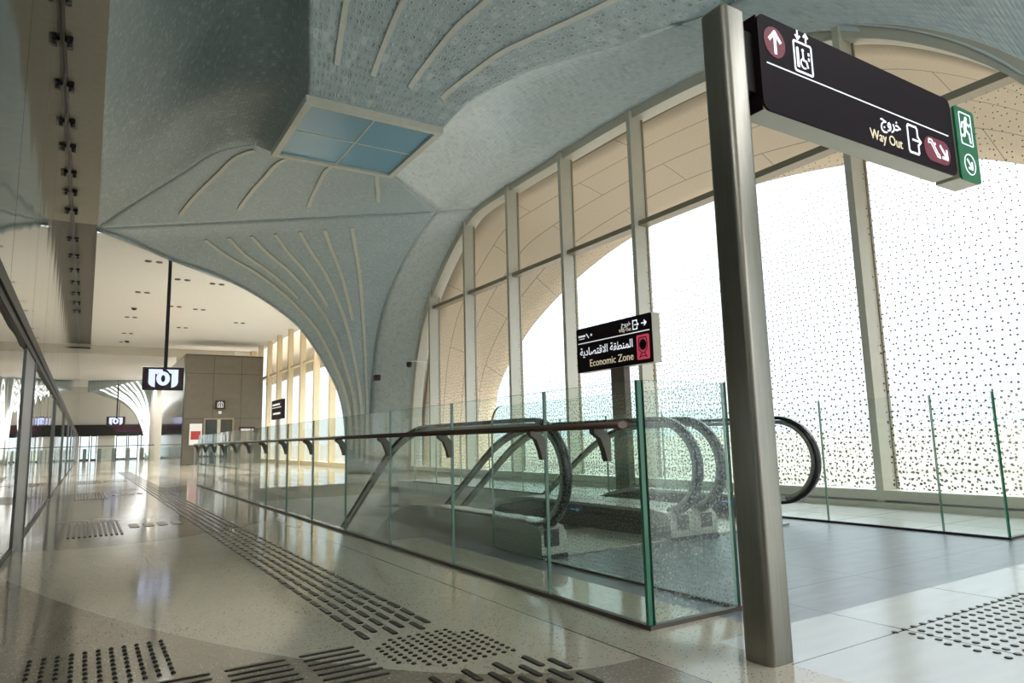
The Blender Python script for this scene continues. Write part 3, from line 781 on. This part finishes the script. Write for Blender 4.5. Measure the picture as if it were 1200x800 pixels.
# big sign on the steel post
pt=thing('wayfinding_sign','large dark Way Out sign cantilevered from the thick stainless steel post in the foreground','sign',(2.63,2.13,0))
mb=MB()
r=.032; pr=[]
for cx,cy,a0 in ((2.71-r,2.05+r,-90),(2.71-r,2.21-r,0),(2.55+r,2.21-r,90),(2.55+r,2.05+r,180)):
    for i in range(7): a=math.radians(a0+15*i); pr.append((cx+r*math.cos(a),cy+r*math.sin(a)))
n=len(pr); vs=[(x,y,z) for z in (0,3.09) for x,y in pr]+[(2.63+(x-2.63)*.85,2.13+(y-2.13)*.85,3.105) for x,y in pr]
mb.add(vs,[(i,(i+1)%n,n+(i+1)%n,n+i) for i in range(n)]+[(n+i,n+(i+1)%n,2*n+(i+1)%n,2*n+i) for i in range(n)],0,True); mb.add(vs[2*n:],[tuple(range(n))])
mb.build('post',M['steel'],pt)
SX0,SX1,SZ0,SZ1,SY=2.80,4.71,2.605,3.13,2.05
mb=MB(); mb.box(SX0+.01,SX1-.03,SY+.012,2.19,SZ0,SZ1-.01); bx=mb.build('sign_box',M['champ'],pt); mb=MB(); mb.box(SX0,SX0+.01,SY+.012,2.19,SZ0,SZ1-.01); mb.build('end_cap',M['signface'],pt)
mb=MB(); mb.box(2.70,SX0,SY+.04,2.16,SZ0+.1,SZ1-.1); mb.build('bracket',M['darksteel'],pt)
fs=Sheet((0,SY+.012,0),(1,0,0),(0,0,1),.012); fs.poly(fs.rrect(SX0,SZ0,SX1,SZ1,.05)); face=fs.build('sign_face',M['signface'],pt)
def front(): s=Sheet((0,SY,0),(1,0,0),(0,0,1),.003); return s
s=front(); s.disc(SX0+.125,SZ1-.135,.085); s.build('badge',M['maroon'],face,'maroon arrow badge')
s=front(); s.lift=.003; arrow(s,SX0+.125,SZ1-.135,.12,H90,.02); s.build('arrow',M['letter'],face)
s=front(); s.poly([(SX0+.05,SZ1-.268),(SX1-.07,SZ1-.268),(SX1-.07,SZ1-.262),(SX0+.05,SZ1-.262)]); s.build('divider_line',M['letter'],face)
# lift pictogram
s=front(); cx,cz=SX0+.36,SZ1-.155
s.line(s.rrect(cx-.075,cz-.085,cx+.075,cz+.085,.012,3),.011,True)
arrow(s,cx-.035,cz+.125,.05,-H90,.011); arrow(s,cx+.035,cz+.125,.05,H90,.011)
s.disc(cx-.045,cz+.045,.010,12); s.line([(cx-.045,cz+.03),(cx-.045,cz-.055)],.020)
s.disc(cx+.0,cz+.045,.010,12); s.line([(cx,cz+.03),(cx+.002,cz-.01),(cx+.025,cz-.012),(cx+.037,cz-.045)],.011)
s.line([(cx+.004+.027*math.cos(a),cz-.03+.027*math.sin(a)) for a in [math.radians(110+i*24) for i in range(9)]],.008)
s.line([(cx+.05,cz+.04),(cx+.05,cz+.03)],.012); s.line([(cx+.05,cz+.01),(cx+.05,cz)],.012)
s.build('lift_pictogram',M['letter'],face)
# lower right
bx0=SX1-.27
s=front(); s.poly(s.rrect(SX1-.385,SZ0+.045,SX1-.075,SZ0+.205,.078,8)); s.build('badge',M['maroon'],face,'maroon escalator badge')
s=front(); s.lift=.003
q0,q1=SX1-.335,SZ0+.05; s.line([(q0,q1+.11),(q0+.028,q1+.115),(q0+.095,q1+.035),(q0+.125,q1+.03),(q0+.12,q1+.05),(q0+.105,q1+.055),(q0+.04,q1+.135),(q0+.005,q1+.135)],.008,True); s.disc(q0+.075,q1+.115,.010,10)
arrow(s,SX1-.155,SZ0+.125,.11,math.radians(-45),.018); s.build('arrow',M['letter'],face)
s=front(); ex=SX1-.51
s.line([(ex+.055,SZ0+.165),(ex+.055,SZ0+.215),(ex+.045,SZ0+.228),(ex-.045,SZ0+.228),(ex-.055,SZ0+.215),(ex-.055,SZ0+.065),(ex-.045,SZ0+.053),(ex+.045,SZ0+.053),(ex+.055,SZ0+.065),(ex+.055,SZ0+.115)],.013)
s.line([(ex-.005,SZ0+.14),(ex+.085,SZ0+.14)],.012); s.line([(ex+.06,SZ0+.165),(ex+.088,SZ0+.14),(ex+.06,SZ0+.115)],.012)
s.build('exit_pictogram',M['letter'],face)
AR1='\uFE9D\uFEED\uFEAE\uFEA7'
textmesh('Way Out',.088,M['cream'],face,(SX1-.64,SY-.001,SZ0+.05),(1,0,0),(0,0,1),'RIGHT')
textmesh(AR1,.105,M['letter'],face,(SX1-.64,SY-.001,SZ0+.155),(1,0,0),(0,0,1),'RIGHT',bold=.001)
# exit sign
ex=thing('exit_sign','small green emergency exit sign fixed at the end of the large dark sign','exit sign',(4.86,2.1,2.6))
mb=MB(); mb.box(4.735,4.985,2.05,2.20,2.60,3.09); mb.build('housing',M['champ'],ex)
s=Sheet((0,2.05,0),(1,0,0),(0,0,1),.014); s.poly(s.rrect(4.73,2.595,4.99,3.10,.025)); gf=s.build('sign_face',M['green'],ex)
def gfront(): return Sheet((0,2.036,0),(1,0,0),(0,0,1),.003)
s=gfront(); cx,cz=4.86,2.955
s.line(s.rrect(cx-.075,cz-.11,cx+.075,cz+.11,.01,2),.007,True)
s.disc(cx+.01,cz+.075,.016,12); s.line([(cx+.0,cz+.05),(cx-.012,cz-.005)],.034); s.line([(cx-.005,cz),(cx+.035,cz-.03),(cx+.045,cz-.085)],.017); s.line([(cx-.012,cz-.01),(cx-.03,cz-.05),(cx-.075,cz-.055)],.017)
s.line([(cx+.005,cz+.05),(cx+.045,cz+.03),(cx+.06,cz+.045)],.012); s.line([(cx-.005,cz+.05),(cx-.045,cz+.04),(cx-.055,cz+.005)],.012)
s.build('running_person_pictogram',M['letter'],gf)
s=gfront(); cz=2.71
s.line([(cx+.07*math.cos(i*2*PI/24),cz+.07*math.sin(i*2*PI/24)) for i in range(24)],.006,True); arrow(s,cx,cz,.085,math.radians(-45),.015); s.build('arrow',M['letter'],gf)

# Economic Zone sign: plane X = const facing the corridor
EX=7.15
ez=thing('wayfinding_sign','dark Economic Zone sign on a grey post standing between the escalators and the arched window','sign',(EX,8.3,0))
mb=MB(); mb.box(EX+.0,EX+.12,8.16,8.48,0,2.25); mb.build('post',M['bracket'],ez)
eY0,eY1,eZ0,eZ1=7.46,9.31,2.08,2.83
mb=MB(); mb.box(EX-.02,EX+.14,eY0,eY1,eZ0,eZ1); mb.build('sign_box',M['champ'],ez)
def ezs(): return Sheet((EX-.034,eY1,eZ0),(0,-1,0),(0,0,1),.004)
s=Sheet((EX-.02,eY1,eZ0),(0,-1,0),(0,0,1),.014); s.poly(s.rrect(0,0,1.85,.75,.03)); ef=s.build('sign_face',M['signface'],ez)
s=ezs(); s.poly([(.05,.485),(1.80,.485),(1.80,.500),(.05,.500)]); s.build('divider_line',M['letter'],ef)
AR2='\uFE94\uFEF3\uFEA9\uFE8E\uFEBC\uFE98\uFED7\uFEFB\uFE8D \uFE94\uFED8\uFEC4\uFEE8\uFEE4\uFEDF\uFE8D'
textmesh('Economic Zone',.17,M['cream'],ef,(EX-.036,eY1-1.43,eZ0+.08),(0,-1,0),(0,0,1),'RIGHT')
textmesh(AR2,.178,M['letter'],ef,(EX-.036,eY1-1.43,eZ0+.28),(0,-1,0),(0,0,1),'RIGHT',bold=.002)
textmesh('Way Out',.075,M['cream'],ef,(EX-.036,eY1-1.40,eZ0+.54),(0,-1,0),(0,0,1),'RIGHT')
textmesh(AR1,.11,M['letter'],ef,(EX-.036,eY1-1.40,eZ0+.625),(0,-1,0),(0,0,1),'RIGHT')
s=ezs(); 
s.line([(1.535,.645),(1.535,.68),(1.445,.68),(1.445,.545),(1.535,.545),(1.535,.58)],.018); s.line([(1.48,.612),(1.565,.612)],.016); s.line([(1.545,.63),(1.568,.612),(1.545,.594)],.014)
arrow(s,1.69,.615,.10,0,.022); s.build('exit_pictogram',M['letter'],ef)
s=ezs(); s.line([(.07,.615),(.24,.615)],.03); s.line([(.08,.57),(.22,.57)],.012); s.line([(.28,.64),(.34,.57)],.02); s.disc(.41,.61,.02,10); s.build('small_pictograms',M['letter'],ef,'tiny white line of writing and pictograms')
s=ezs(); s.poly(s.rrect(1.51,.06,1.79,.44,.03)); s.build('train_badge',M['pink'],ef,'crimson square with a dark train pictogram')
s=ezs(); s.lift=.004
s.poly([(1.65+.075*math.cos(a),.285+.085*math.sin(a)) for a in [i*2*PI/20 for i in range(20)]])
s.line([(1.56,.35),(1.58,.395),(1.72,.395),(1.74,.35)],.014); s.line([(1.56,.35),(1.56,.22),(1.62,.16),(1.68,.16),(1.74,.22),(1.74,.35)],.012); s.line([(1.61,.15),(1.57,.09)],.014); s.line([(1.69,.15),(1.73,.09)],.014); s.line([(1.58,.11),(1.72,.11)],.012)
s.build('train_pictogram',M['signface'],ef)

# hanging logo screens
def screen(label,x,y,zt,zb,w,grp=None,pole=7.1):
    t=thing('hanging_screen',label,'screen',(x,y,zb),grp)
    mb=MB(); mb.bbox(x-w/2,x+w/2,y,y+.14,zb,zt,.01); cs=mb.build('casing',M['black'],t)
    mb=MB(); mb.box(x-w/2+.05,x+w/2-.05,y-.008,y+.002,zb+.05,zt-.05); mb.build('display',M['plumscreen'],t)
    mb=MB(); mb.box(x-.0,x+.10,y+.03,y+.11,zt,pole); mb.build('pole',M['black'],t)
    mb=MB(); mb.box(x-.06,x+.16,y-.02,y+.16,pole-.03,pole); mb.build('ceiling_mount',M['black'],t)
    h=zt-zb; s=Sheet((x,y-.008,(zt+zb)/2),(1,0,0),(0,0,1),.006)
    a=h*.40; L=.36*w
    # left hook, ring and right hook
    s.poly([(-L,a),(-L*.10,a),(-L*.02,a*.72),(-L*.38,a*.55),(-L*.42,a*.40),(-L*.56,a*.55),(-L*.56,-a*.95),(-L*.78,-a*.85),(-L*.95,-a*.65),(-L,-a*.45)])
    s.poly([(L*.18,a),(L,a),(L,-a*.45),(L*.92,-a*.7),(L*.78,-a*.88),(L*.55,-a*.98),(L*.55,a*.55),(L*.42,a*.60),(L*.30,a*.85)])
    n=28; ro=L*.46; ri=L*.14
    for i in range(n):
        a0=i*2*PI/n; a1=(i+1)*2*PI/n
        s.poly([(-.02*L+ri*math.cos(a0),ri*1.9*math.sin(a0)),(-.02*L+ro*math.cos(a0),a*.76*math.sin(a0)),(-.02*L+ro*math.cos(a1),a*.76*math.sin(a1)),(-.02*L+ri*math.cos(a1),ri*1.9*math.sin(a1))])
    s.build('logo',M['logo'],t)
    return t
screen('nearer plum screen with pale blue logo hanging on a black pole above the corridor',1.97,23.77,3.49,2.77,1.15,pole=7.02)
screen('farther small logo screen hanging on a pole in front of the second vault',2.05,65.1,3.62,2.86,1.34,pole=6.58)

# ------------------------------------------------------------------ far hall
fc=struct('ceiling_far',(4,35,7))
fc.name='ceiling.001'
mb=MB(); mb.box(-.03,9.4,21.9,47.6,7.04,7.2); mb.box(-.72,9.4,46.9,74,6.62,6.8); mb.build('plaster_panel',M['ceil'],fc)
mb=MB(); mb.box(-.72,4.57,46.5,46.9,6.55,7.12); mb.build('bulkhead',M['creamwall'],fc)
wb=struct('wall_back',(6,48,0))
mb=MB(); mb.box(4.57,9.4,46.6,46.9,0,7.1); mb.box(4.57,4.8,54,66,0,6.65); mb.build('plaster',M['creamwall'],wb)
mb=MB(); mb.box(7.9,9.0,46.5,46.6,5.9,7.03); mb.build('lit_wall_patch',plain('lit_wall_paint',(.85,.84,.80,1),.6),wb)  # paler wall colour stands for the light falling on this part
# lift tower
lt=thing('lift_tower','brown bronze-clad lift block standing at the far end of the first hall','lift',(6.5,44.5,0))
mb=MB(); mb.box(4.56,8.75,42.03,45.0,0,6.1); mb.build('cladding',M['lift'],lt)
mb=MB(); mb.box(4.50,4.56,42.0,54,0,6.15); mb.build('side_panel',M['liftside'],lt)
mb=MB(); mb.box(4.56,8.75,42.0,45.05,6.1,6.2); mb.build('cap',M['bracket'],lt)
mb=MB(); mb.box(5.62,7.20,41.96,42.04,0,2.58); mb.build('door_frame',M['frame'],lt)
for a,b in ((5.70,6.30),(6.50,7.12)):
    mb=MB(); mb.box(a,b,41.93,41.97,.03,2.5); mb.build('door_leaf',M['liftglass'],lt)
mb=MB(); mb.box(6.32,6.48,41.93,41.97,0,2.5); mb.build('door_post',M['champ'],lt)
s=Sheet((6.44,41.99,3.34),(1,0,0),(0,0,1),.08); s.poly(s.rrect(-.26,-.24,.26,.24,.03)); lp=s.build('lift_sign',M['black'],lt)
s=Sheet((6.44,41.91,3.34),(1,0,0),(0,0,1),.006); s.line([(-.14,-.15),(.14,-.15),(.14,.10),(-.14,.10)],.04,True); s.line([(-.06,.17),(-.06,.13)],.05); s.line([(.06,.17),(.06,.13)],.05); s.line([(-.05,.04),(-.05,-.12)],.05); s.line([(.05,.04),(.05,-.12)],.05); s.build('pictogram',M['white'],lp)
mb=MB(); mb.box(6.36,6.52,41.95,42.0,2.82,2.98); mb.build('camera',M['white'],lt)
def smallsign(name,label,x,y,z,w,h,face,inner=None,post=0,cat='sign'):
    t=thing(name,label,cat,(x,y,post if post else z))
    mb=MB(); mb.bbox(x-w/2,x+w/2,y,y+.08,z,z+h,.008); mb.build('board',face,t)
    if inner: 
        mb=MB(); mb.box(x-w*.4,x+w*.4,y-.004,y+.001,z+h*.25,z+h*.65); mb.build('print',inner,t)
    mb=MB(); mb.box(x-.03,x+.03,y+.02,y+.06,0,z); mb.build('post',M['postm'],t)
    mb=MB(); mb.box(x-.2,x+.2,y-.1,y+.18,0,.02); mb.build('base_plate',M['postm'],t)
    return t
smallsign('notice_board','white notice board with a red panel left of the lift doors',5.12,41.2,1.1,.62,1.15,M['white'],M['red'])
smallsign('wayfinding_sign','small plum sign on a post right of the lift doors',7.75,41.0,1.75,.85,.3,M['plumscreen'],M['white'])
# sign in front of far window
t=thing('wayfinding_sign','dark two-line sign on a post in front of the gold finned window','sign',(6.9,30.3,0))
mb=MB(); mb.box(6.9,7.02,29.3,31.2,2.08,2.90); mb.build('sign_box',M['signface'],t)
mb=MB(); mb.box(6.92,7.0,30.1,30.3,0,2.08); mb.build('post',M['postm'],t)
mb=MB(); mb.box(6.892,6.9,29.45,31.05,2.56,2.59); mb.box(6.892,6.9,29.7,31.0,2.66,2.74); mb.box(6.892,6.9,29.6,30.9,2.28,2.36); mb.build('lettering',M['white'],t)
# gold finned far window
w3=struct('window_3',(9,36,0))
for i in range(10):
    Y=46.2-i*2.43
    mb=MB(); mb.box(8.84,9.1,Y-.10,Y+.10,0,7.04); mb.build('fin',M['gold'],w3)
mb=MB(); mb.box(8.95,9.15,22,47,4.95,5.07); mb.box(8.9,9.2,22,47,0,.2); mb.build('transom',M['gold'],w3)
mb=MB(); mb.box(9.12,9.14,22.0,47.2,.2,7.04); mb.build('glass',M['plainglass'],w3)
mb=MB(); mb.box(10.2,10.5,21.5,48,5.0,8.2); mb.build('exterior_fascia',M['stone'],w3)
# right end wall of near bay, beyond the arch foot
mb=MB(); mb.box(9.0,9.3,-4,1.72,0,8.3); mb.build('wall_right',M['tileE'],None,kind='structure')
mb=MB(); mb.box(9.0,9.3,20.6,22.4,0,7.4); o=mb.build('wall_right',M['tileE'],None,kind='structure')
mb=MB(); mb.box(-.7,4.2,-4.3,-4.0,0,9.8); mb.box(4.2,9.3,-4.3,-4.0,6.2,9.8); mb.build('wall_light_block',M['creamwall'],None,kind='structure')  # unseen wall added to block light from behind; its opening lets some in
mb=MB(); mb.box(-.7,9.3,-4.3,1.2,9.75,9.9); mb.build('ceiling',M['ceil'],None,kind='structure')  # unseen cover added with that wall to close off light from above
# alarm beacon on column
be=thing('alarm_beacon','small dark red alarm beacon on the mosaic column face','alarm',(7.99,20.9,3.05))
mb=MB(); mb.bbox(7.88,8.02,20.95,21.25,2.98,3.16,.01); mb.build('base',M['black'],be)
mb=MB(); mb.lathe([(0,7.83),(.05,7.84),(.06,7.88)],(0,21.1,3.07),12,ax='x'); mb.build('lens',M['red'],be)
# cctv
cc=thing('security_camera','white security camera on a short arm beside the arched window frame','camera',(8.9,19.9,3.47))
mb=MB(); mb.tube([(9.0,19.6,3.48),(8.6,19.75,3.5),(8.55,19.85,3.46)],[(.025*math.cos(a),.025*math.sin(a)) for a in [i*PI/4 for i in range(8)]]); mb.build('arm',M['white'],cc)
mb=MB(); mb.lathe([(0,3.30),(.06,3.31),(.09,3.36),(.09,3.47),(0,3.48)],(8.55,19.87,0),16); mb.build('dome',M['black'],cc)
# ceiling downlights in pairs
proto=None
DL=[(1.6,24.6),(3.9,27.1),(1.6,29.8),(3.0,32.3),(1.5,35.8),(4.0,32.6),(1.6,41.0),(6.2,35.5),(2.7,26.9),(5.6,26.0),(6.6,29.5),(3.9,38),(1.6,44.5)]
for x,y in DL:
    if proto is None:
        t=thing('twin_downlight','pair of small round recessed downlights in the white ceiling','downlight',(x,y,7.02),'recessed downlight pairs in the far ceiling')
        for dx in (-.16,.16):
            mb=MB(); mb.lathe([(.06,7.05),(.06,7.012),(.10,7.012),(.10,7.045)],(x+dx,y,0),18); tr=mb.build('trim_ring',M['bracket'],t)
            mb=MB(); mb.lathe([(0,7.022),(.058,7.022),(.058,7.05)],(x+dx,y,0),18); mb.build('lamp',M['black'],tr)
        proto=t
    else: dup(proto,(x,y,7.02))
for i,(x,y,l) in enumerate(((1.5,33.4,'black ceiling sensor dome beside the hanging screen pole'),(1.7,44.0,'black ceiling sensor dome farther along, near the bulkhead'))):
    t=thing('sensor_dome',l,'sensor',(x,y,6.98))
    mb=MB(); mb.lathe([(0,6.94),(.07,6.95),(.10,7.0),(.10,7.04)],(x,y,0),14); mb.build('dome',M['black'],t)
    mb=MB(); mb.lathe([(.10,7.02),(.13,7.02),(.13,7.045)],(x,y,0),14); mb.build('collar',M['postm'],t)

# second vault
def tr2(p): return V((-.05+(p.x+.05)*.60,p.y*.5+55.5,p.z*.93))
mb=MB(); GC2=[[tr2(p) for p in r] for r in GC]; GS2=[[tr2(p) for p in r] for r in GS]; GB2=[[tr2(p) for p in r] for r in GB]
for j,rw in enumerate(GC2):
    for i,p in enumerate(rw): p.z-=.85*(1-i/40)**1.5*(1-j/40)**.7
GB2=[[p.copy() for p in GC2[0]],[V((p.x,p.y,6.62)) for p in GC2[0]]]
gadd(mb,GC2,0,guv(GC2,'xz')); gadd(mb,GS2,0,guv(GS2,'yz')); mb.grid(GB2,0,True,guv(GB2,'xy'))
v2=mb.build('ceiling',M['tileC'],None,kind='structure')
sol=v2.modifiers.new('t','SOLIDIFY'); sol.thickness=.05; sol.offset=-1
for u0,v1,uu in ((.15,.93,.10),(.245,.93,.17),(.32,.62,.27),(.40,.95,.40),(.475,.65,.455),(.55,.96,.60),(.62,.60,.635),(.70,.97,.80)):
    vstrip(GC2,[(u0,.03),((u0+uu)/2,v1*.5),(uu,v1)],.11,v2,M['striplit'])
# end wall with glazed doors
we=struct('wall_far',(3,74,0))
mb=MB()
mb.box(-.6,9.4,72.9,73.2,3.1,7.2); mb.box(-.6,-.45,72.9,73.2,0,3.1); mb.box(.95,2.3,72.9,73.2,0,3.1); mb.box(5.2,9.4,72.9,73.2,0,3.1); mb.build('plaster',M['creamwall'],we)
mb=MB(); mb.box(-.6,5.3,72.7,72.9,2.2,3.2); mb.build('dark_lintel',M['darksteel'],we)
dn=0
for a,b in ((-.4,.35),(.45,.9),(2.4,3.3),(3.36,4.2),(4.4,5.1)):
    dn+=1; d=struct('door_%d'%dn,((a+b)/2,72.95,0))
    mb=MB(); mb.box(a,a+.07,72.9,73.0,0,2.25); mb.box(b-.07,b,72.9,73.0,0,2.25); mb.box(a+.07,b-.07,72.9,73.0,2.15,2.25); mb.box(a+.07,b-.07,72.9,73.0,0,.15); mb.build('frame',M['darksteel'],d)
    mb=MB(); mb.box(a+.07,b-.07,72.94,72.96,.15,2.15); mb.build('pane',M['plainglass'],d)
# far cross balustrade + gates
b4=thing('glass_balustrade','low glass balustrade crossing the far end of the corridor','balustrade',(2,60,0))
for x in (-.4,1.0,2.4,3.8): panel(x,60,x+1.38,60,.02,1.2,M['glass'],b4)
mb=MB(); mb.tube([(-.4,60,1.22),(5.2,60,1.22)],[(.03*math.cos(a),.03*math.sin(a)) for a in [i*PI/4 for i in range(8)]]); mb.build('handrail',M['bracket'],b4)
def gate(x,y,label):
    t=thing('ticket_gate',label,'ticket gate',(x,y,0),'ticket gates at the far end')
    mb=MB(); mb.bbox(x-.12,x+.12,y,y+1.4,0,1.0,.03); mb.build('cabinet',M['postm'],t)
    mb=MB(); mb.box(x+.12,x+.5,y+.6,y+.62,.25,1.0); mb.build('flap',M['glass'],t)
    mb=MB(); mb.box(x-.1,x+.1,y+.05,y+.4,1.0,1.04); mb.build('reader',M['black'],t)
    return t
g0=gate(.0,64,'steel ticket gate cabinet with a glass flap at the far end of the corridor')
for x in (1.0,2.0,3.0,4.0): dup(g0,(x,64,0))
t=thing('wayfinding_sign','dark plum gate sign hanging behind the farther logo screen','sign',(3.0,66.5,2.55))
mb=MB(); mb.box(2.0,4.1,66.5,66.65,2.45,2.85); mb.build('board',M['plumscreen'],t)
for x in (2.3,3.8):
    mb=MB(); mb.box(x-.02,x+.02,66.55,66.6,2.85,6.6); mb.build('hanger_rod',M['black'],t)

# ------------------------------------------------------------------ lights
def lamp(name,ty,loc,e,**kw):
    l=bpy.data.lights.new(name,ty); l.energy=e
    for k,v in kw.items(): setattr(l,k,v)
    o=bpy.data.objects.new(name,l); COL.objects.link(o); o.location=loc; return o
s=lamp('sun','SUN',(0,0,30),4.0,angle=.01,color=(1,.95,.86)); s.rotation_euler=(math.radians(8),math.radians(-38),0)
for x,y in DL[::2]+[(5.5,46.2),(7.8,46.2),(1.6,50),(3.5,54),(1.6,58),(3.5,62)]:  # the pair over the lift has no fittings, added to brighten that wall
    lamp('downlight_and_fill_beam','SPOT',(x,y,6.5 if y>46 else 6.95),520,spot_size=math.radians(150),spot_blend=.6,shadow_soft_size=.12,color=(1,.96,.91))
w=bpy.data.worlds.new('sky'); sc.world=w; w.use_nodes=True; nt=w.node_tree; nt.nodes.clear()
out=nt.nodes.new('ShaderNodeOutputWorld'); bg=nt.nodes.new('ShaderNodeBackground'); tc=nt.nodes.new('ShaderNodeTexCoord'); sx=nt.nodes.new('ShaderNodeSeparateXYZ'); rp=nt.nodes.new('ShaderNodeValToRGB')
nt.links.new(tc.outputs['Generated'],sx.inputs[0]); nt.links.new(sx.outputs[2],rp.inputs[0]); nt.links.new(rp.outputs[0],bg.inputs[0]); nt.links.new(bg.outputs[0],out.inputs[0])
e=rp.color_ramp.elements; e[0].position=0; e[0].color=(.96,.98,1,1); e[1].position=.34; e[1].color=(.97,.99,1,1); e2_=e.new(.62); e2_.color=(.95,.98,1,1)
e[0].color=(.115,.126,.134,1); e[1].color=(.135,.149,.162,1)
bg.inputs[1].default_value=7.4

# ------------------------------------------------------------------ camera
yaw,pitch,roll=math.radians(31.94),math.radians(8.10),math.radians(-1.46)
cy,sy,cp,sp_=math.cos(yaw),math.sin(yaw),math.cos(pitch),math.sin(pitch)
f=V((sy*cp,cy*cp,sp_)); r=V((cy,-sy,0)); u=r.cross(f)
r2=r*math.cos(roll)+u*math.sin(roll); u2=-r*math.sin(roll)+u*math.cos(roll)
cam=bpy.data.cameras.new('camera'); cam.lens=24.0; cam.sensor_width=36; cam.clip_end=5000; cam.clip_start=.05
co=bpy.data.objects.new('camera',cam); COL.objects.link(co)
co.matrix_world=Matrix(((r2.x,u2.x,-f.x,0),(r2.y,u2.y,-f.y,0),(r2.z,u2.z,-f.z,1.0),(0,0,0,1)))
sc.camera=co
sc.cycles.transparent_max_bounces=48
sc.view_settings.view_transform='Standard'; sc.view_settings.look='None'; sc.view_settings.exposure=0.68; sc.view_settings.gamma=1.0
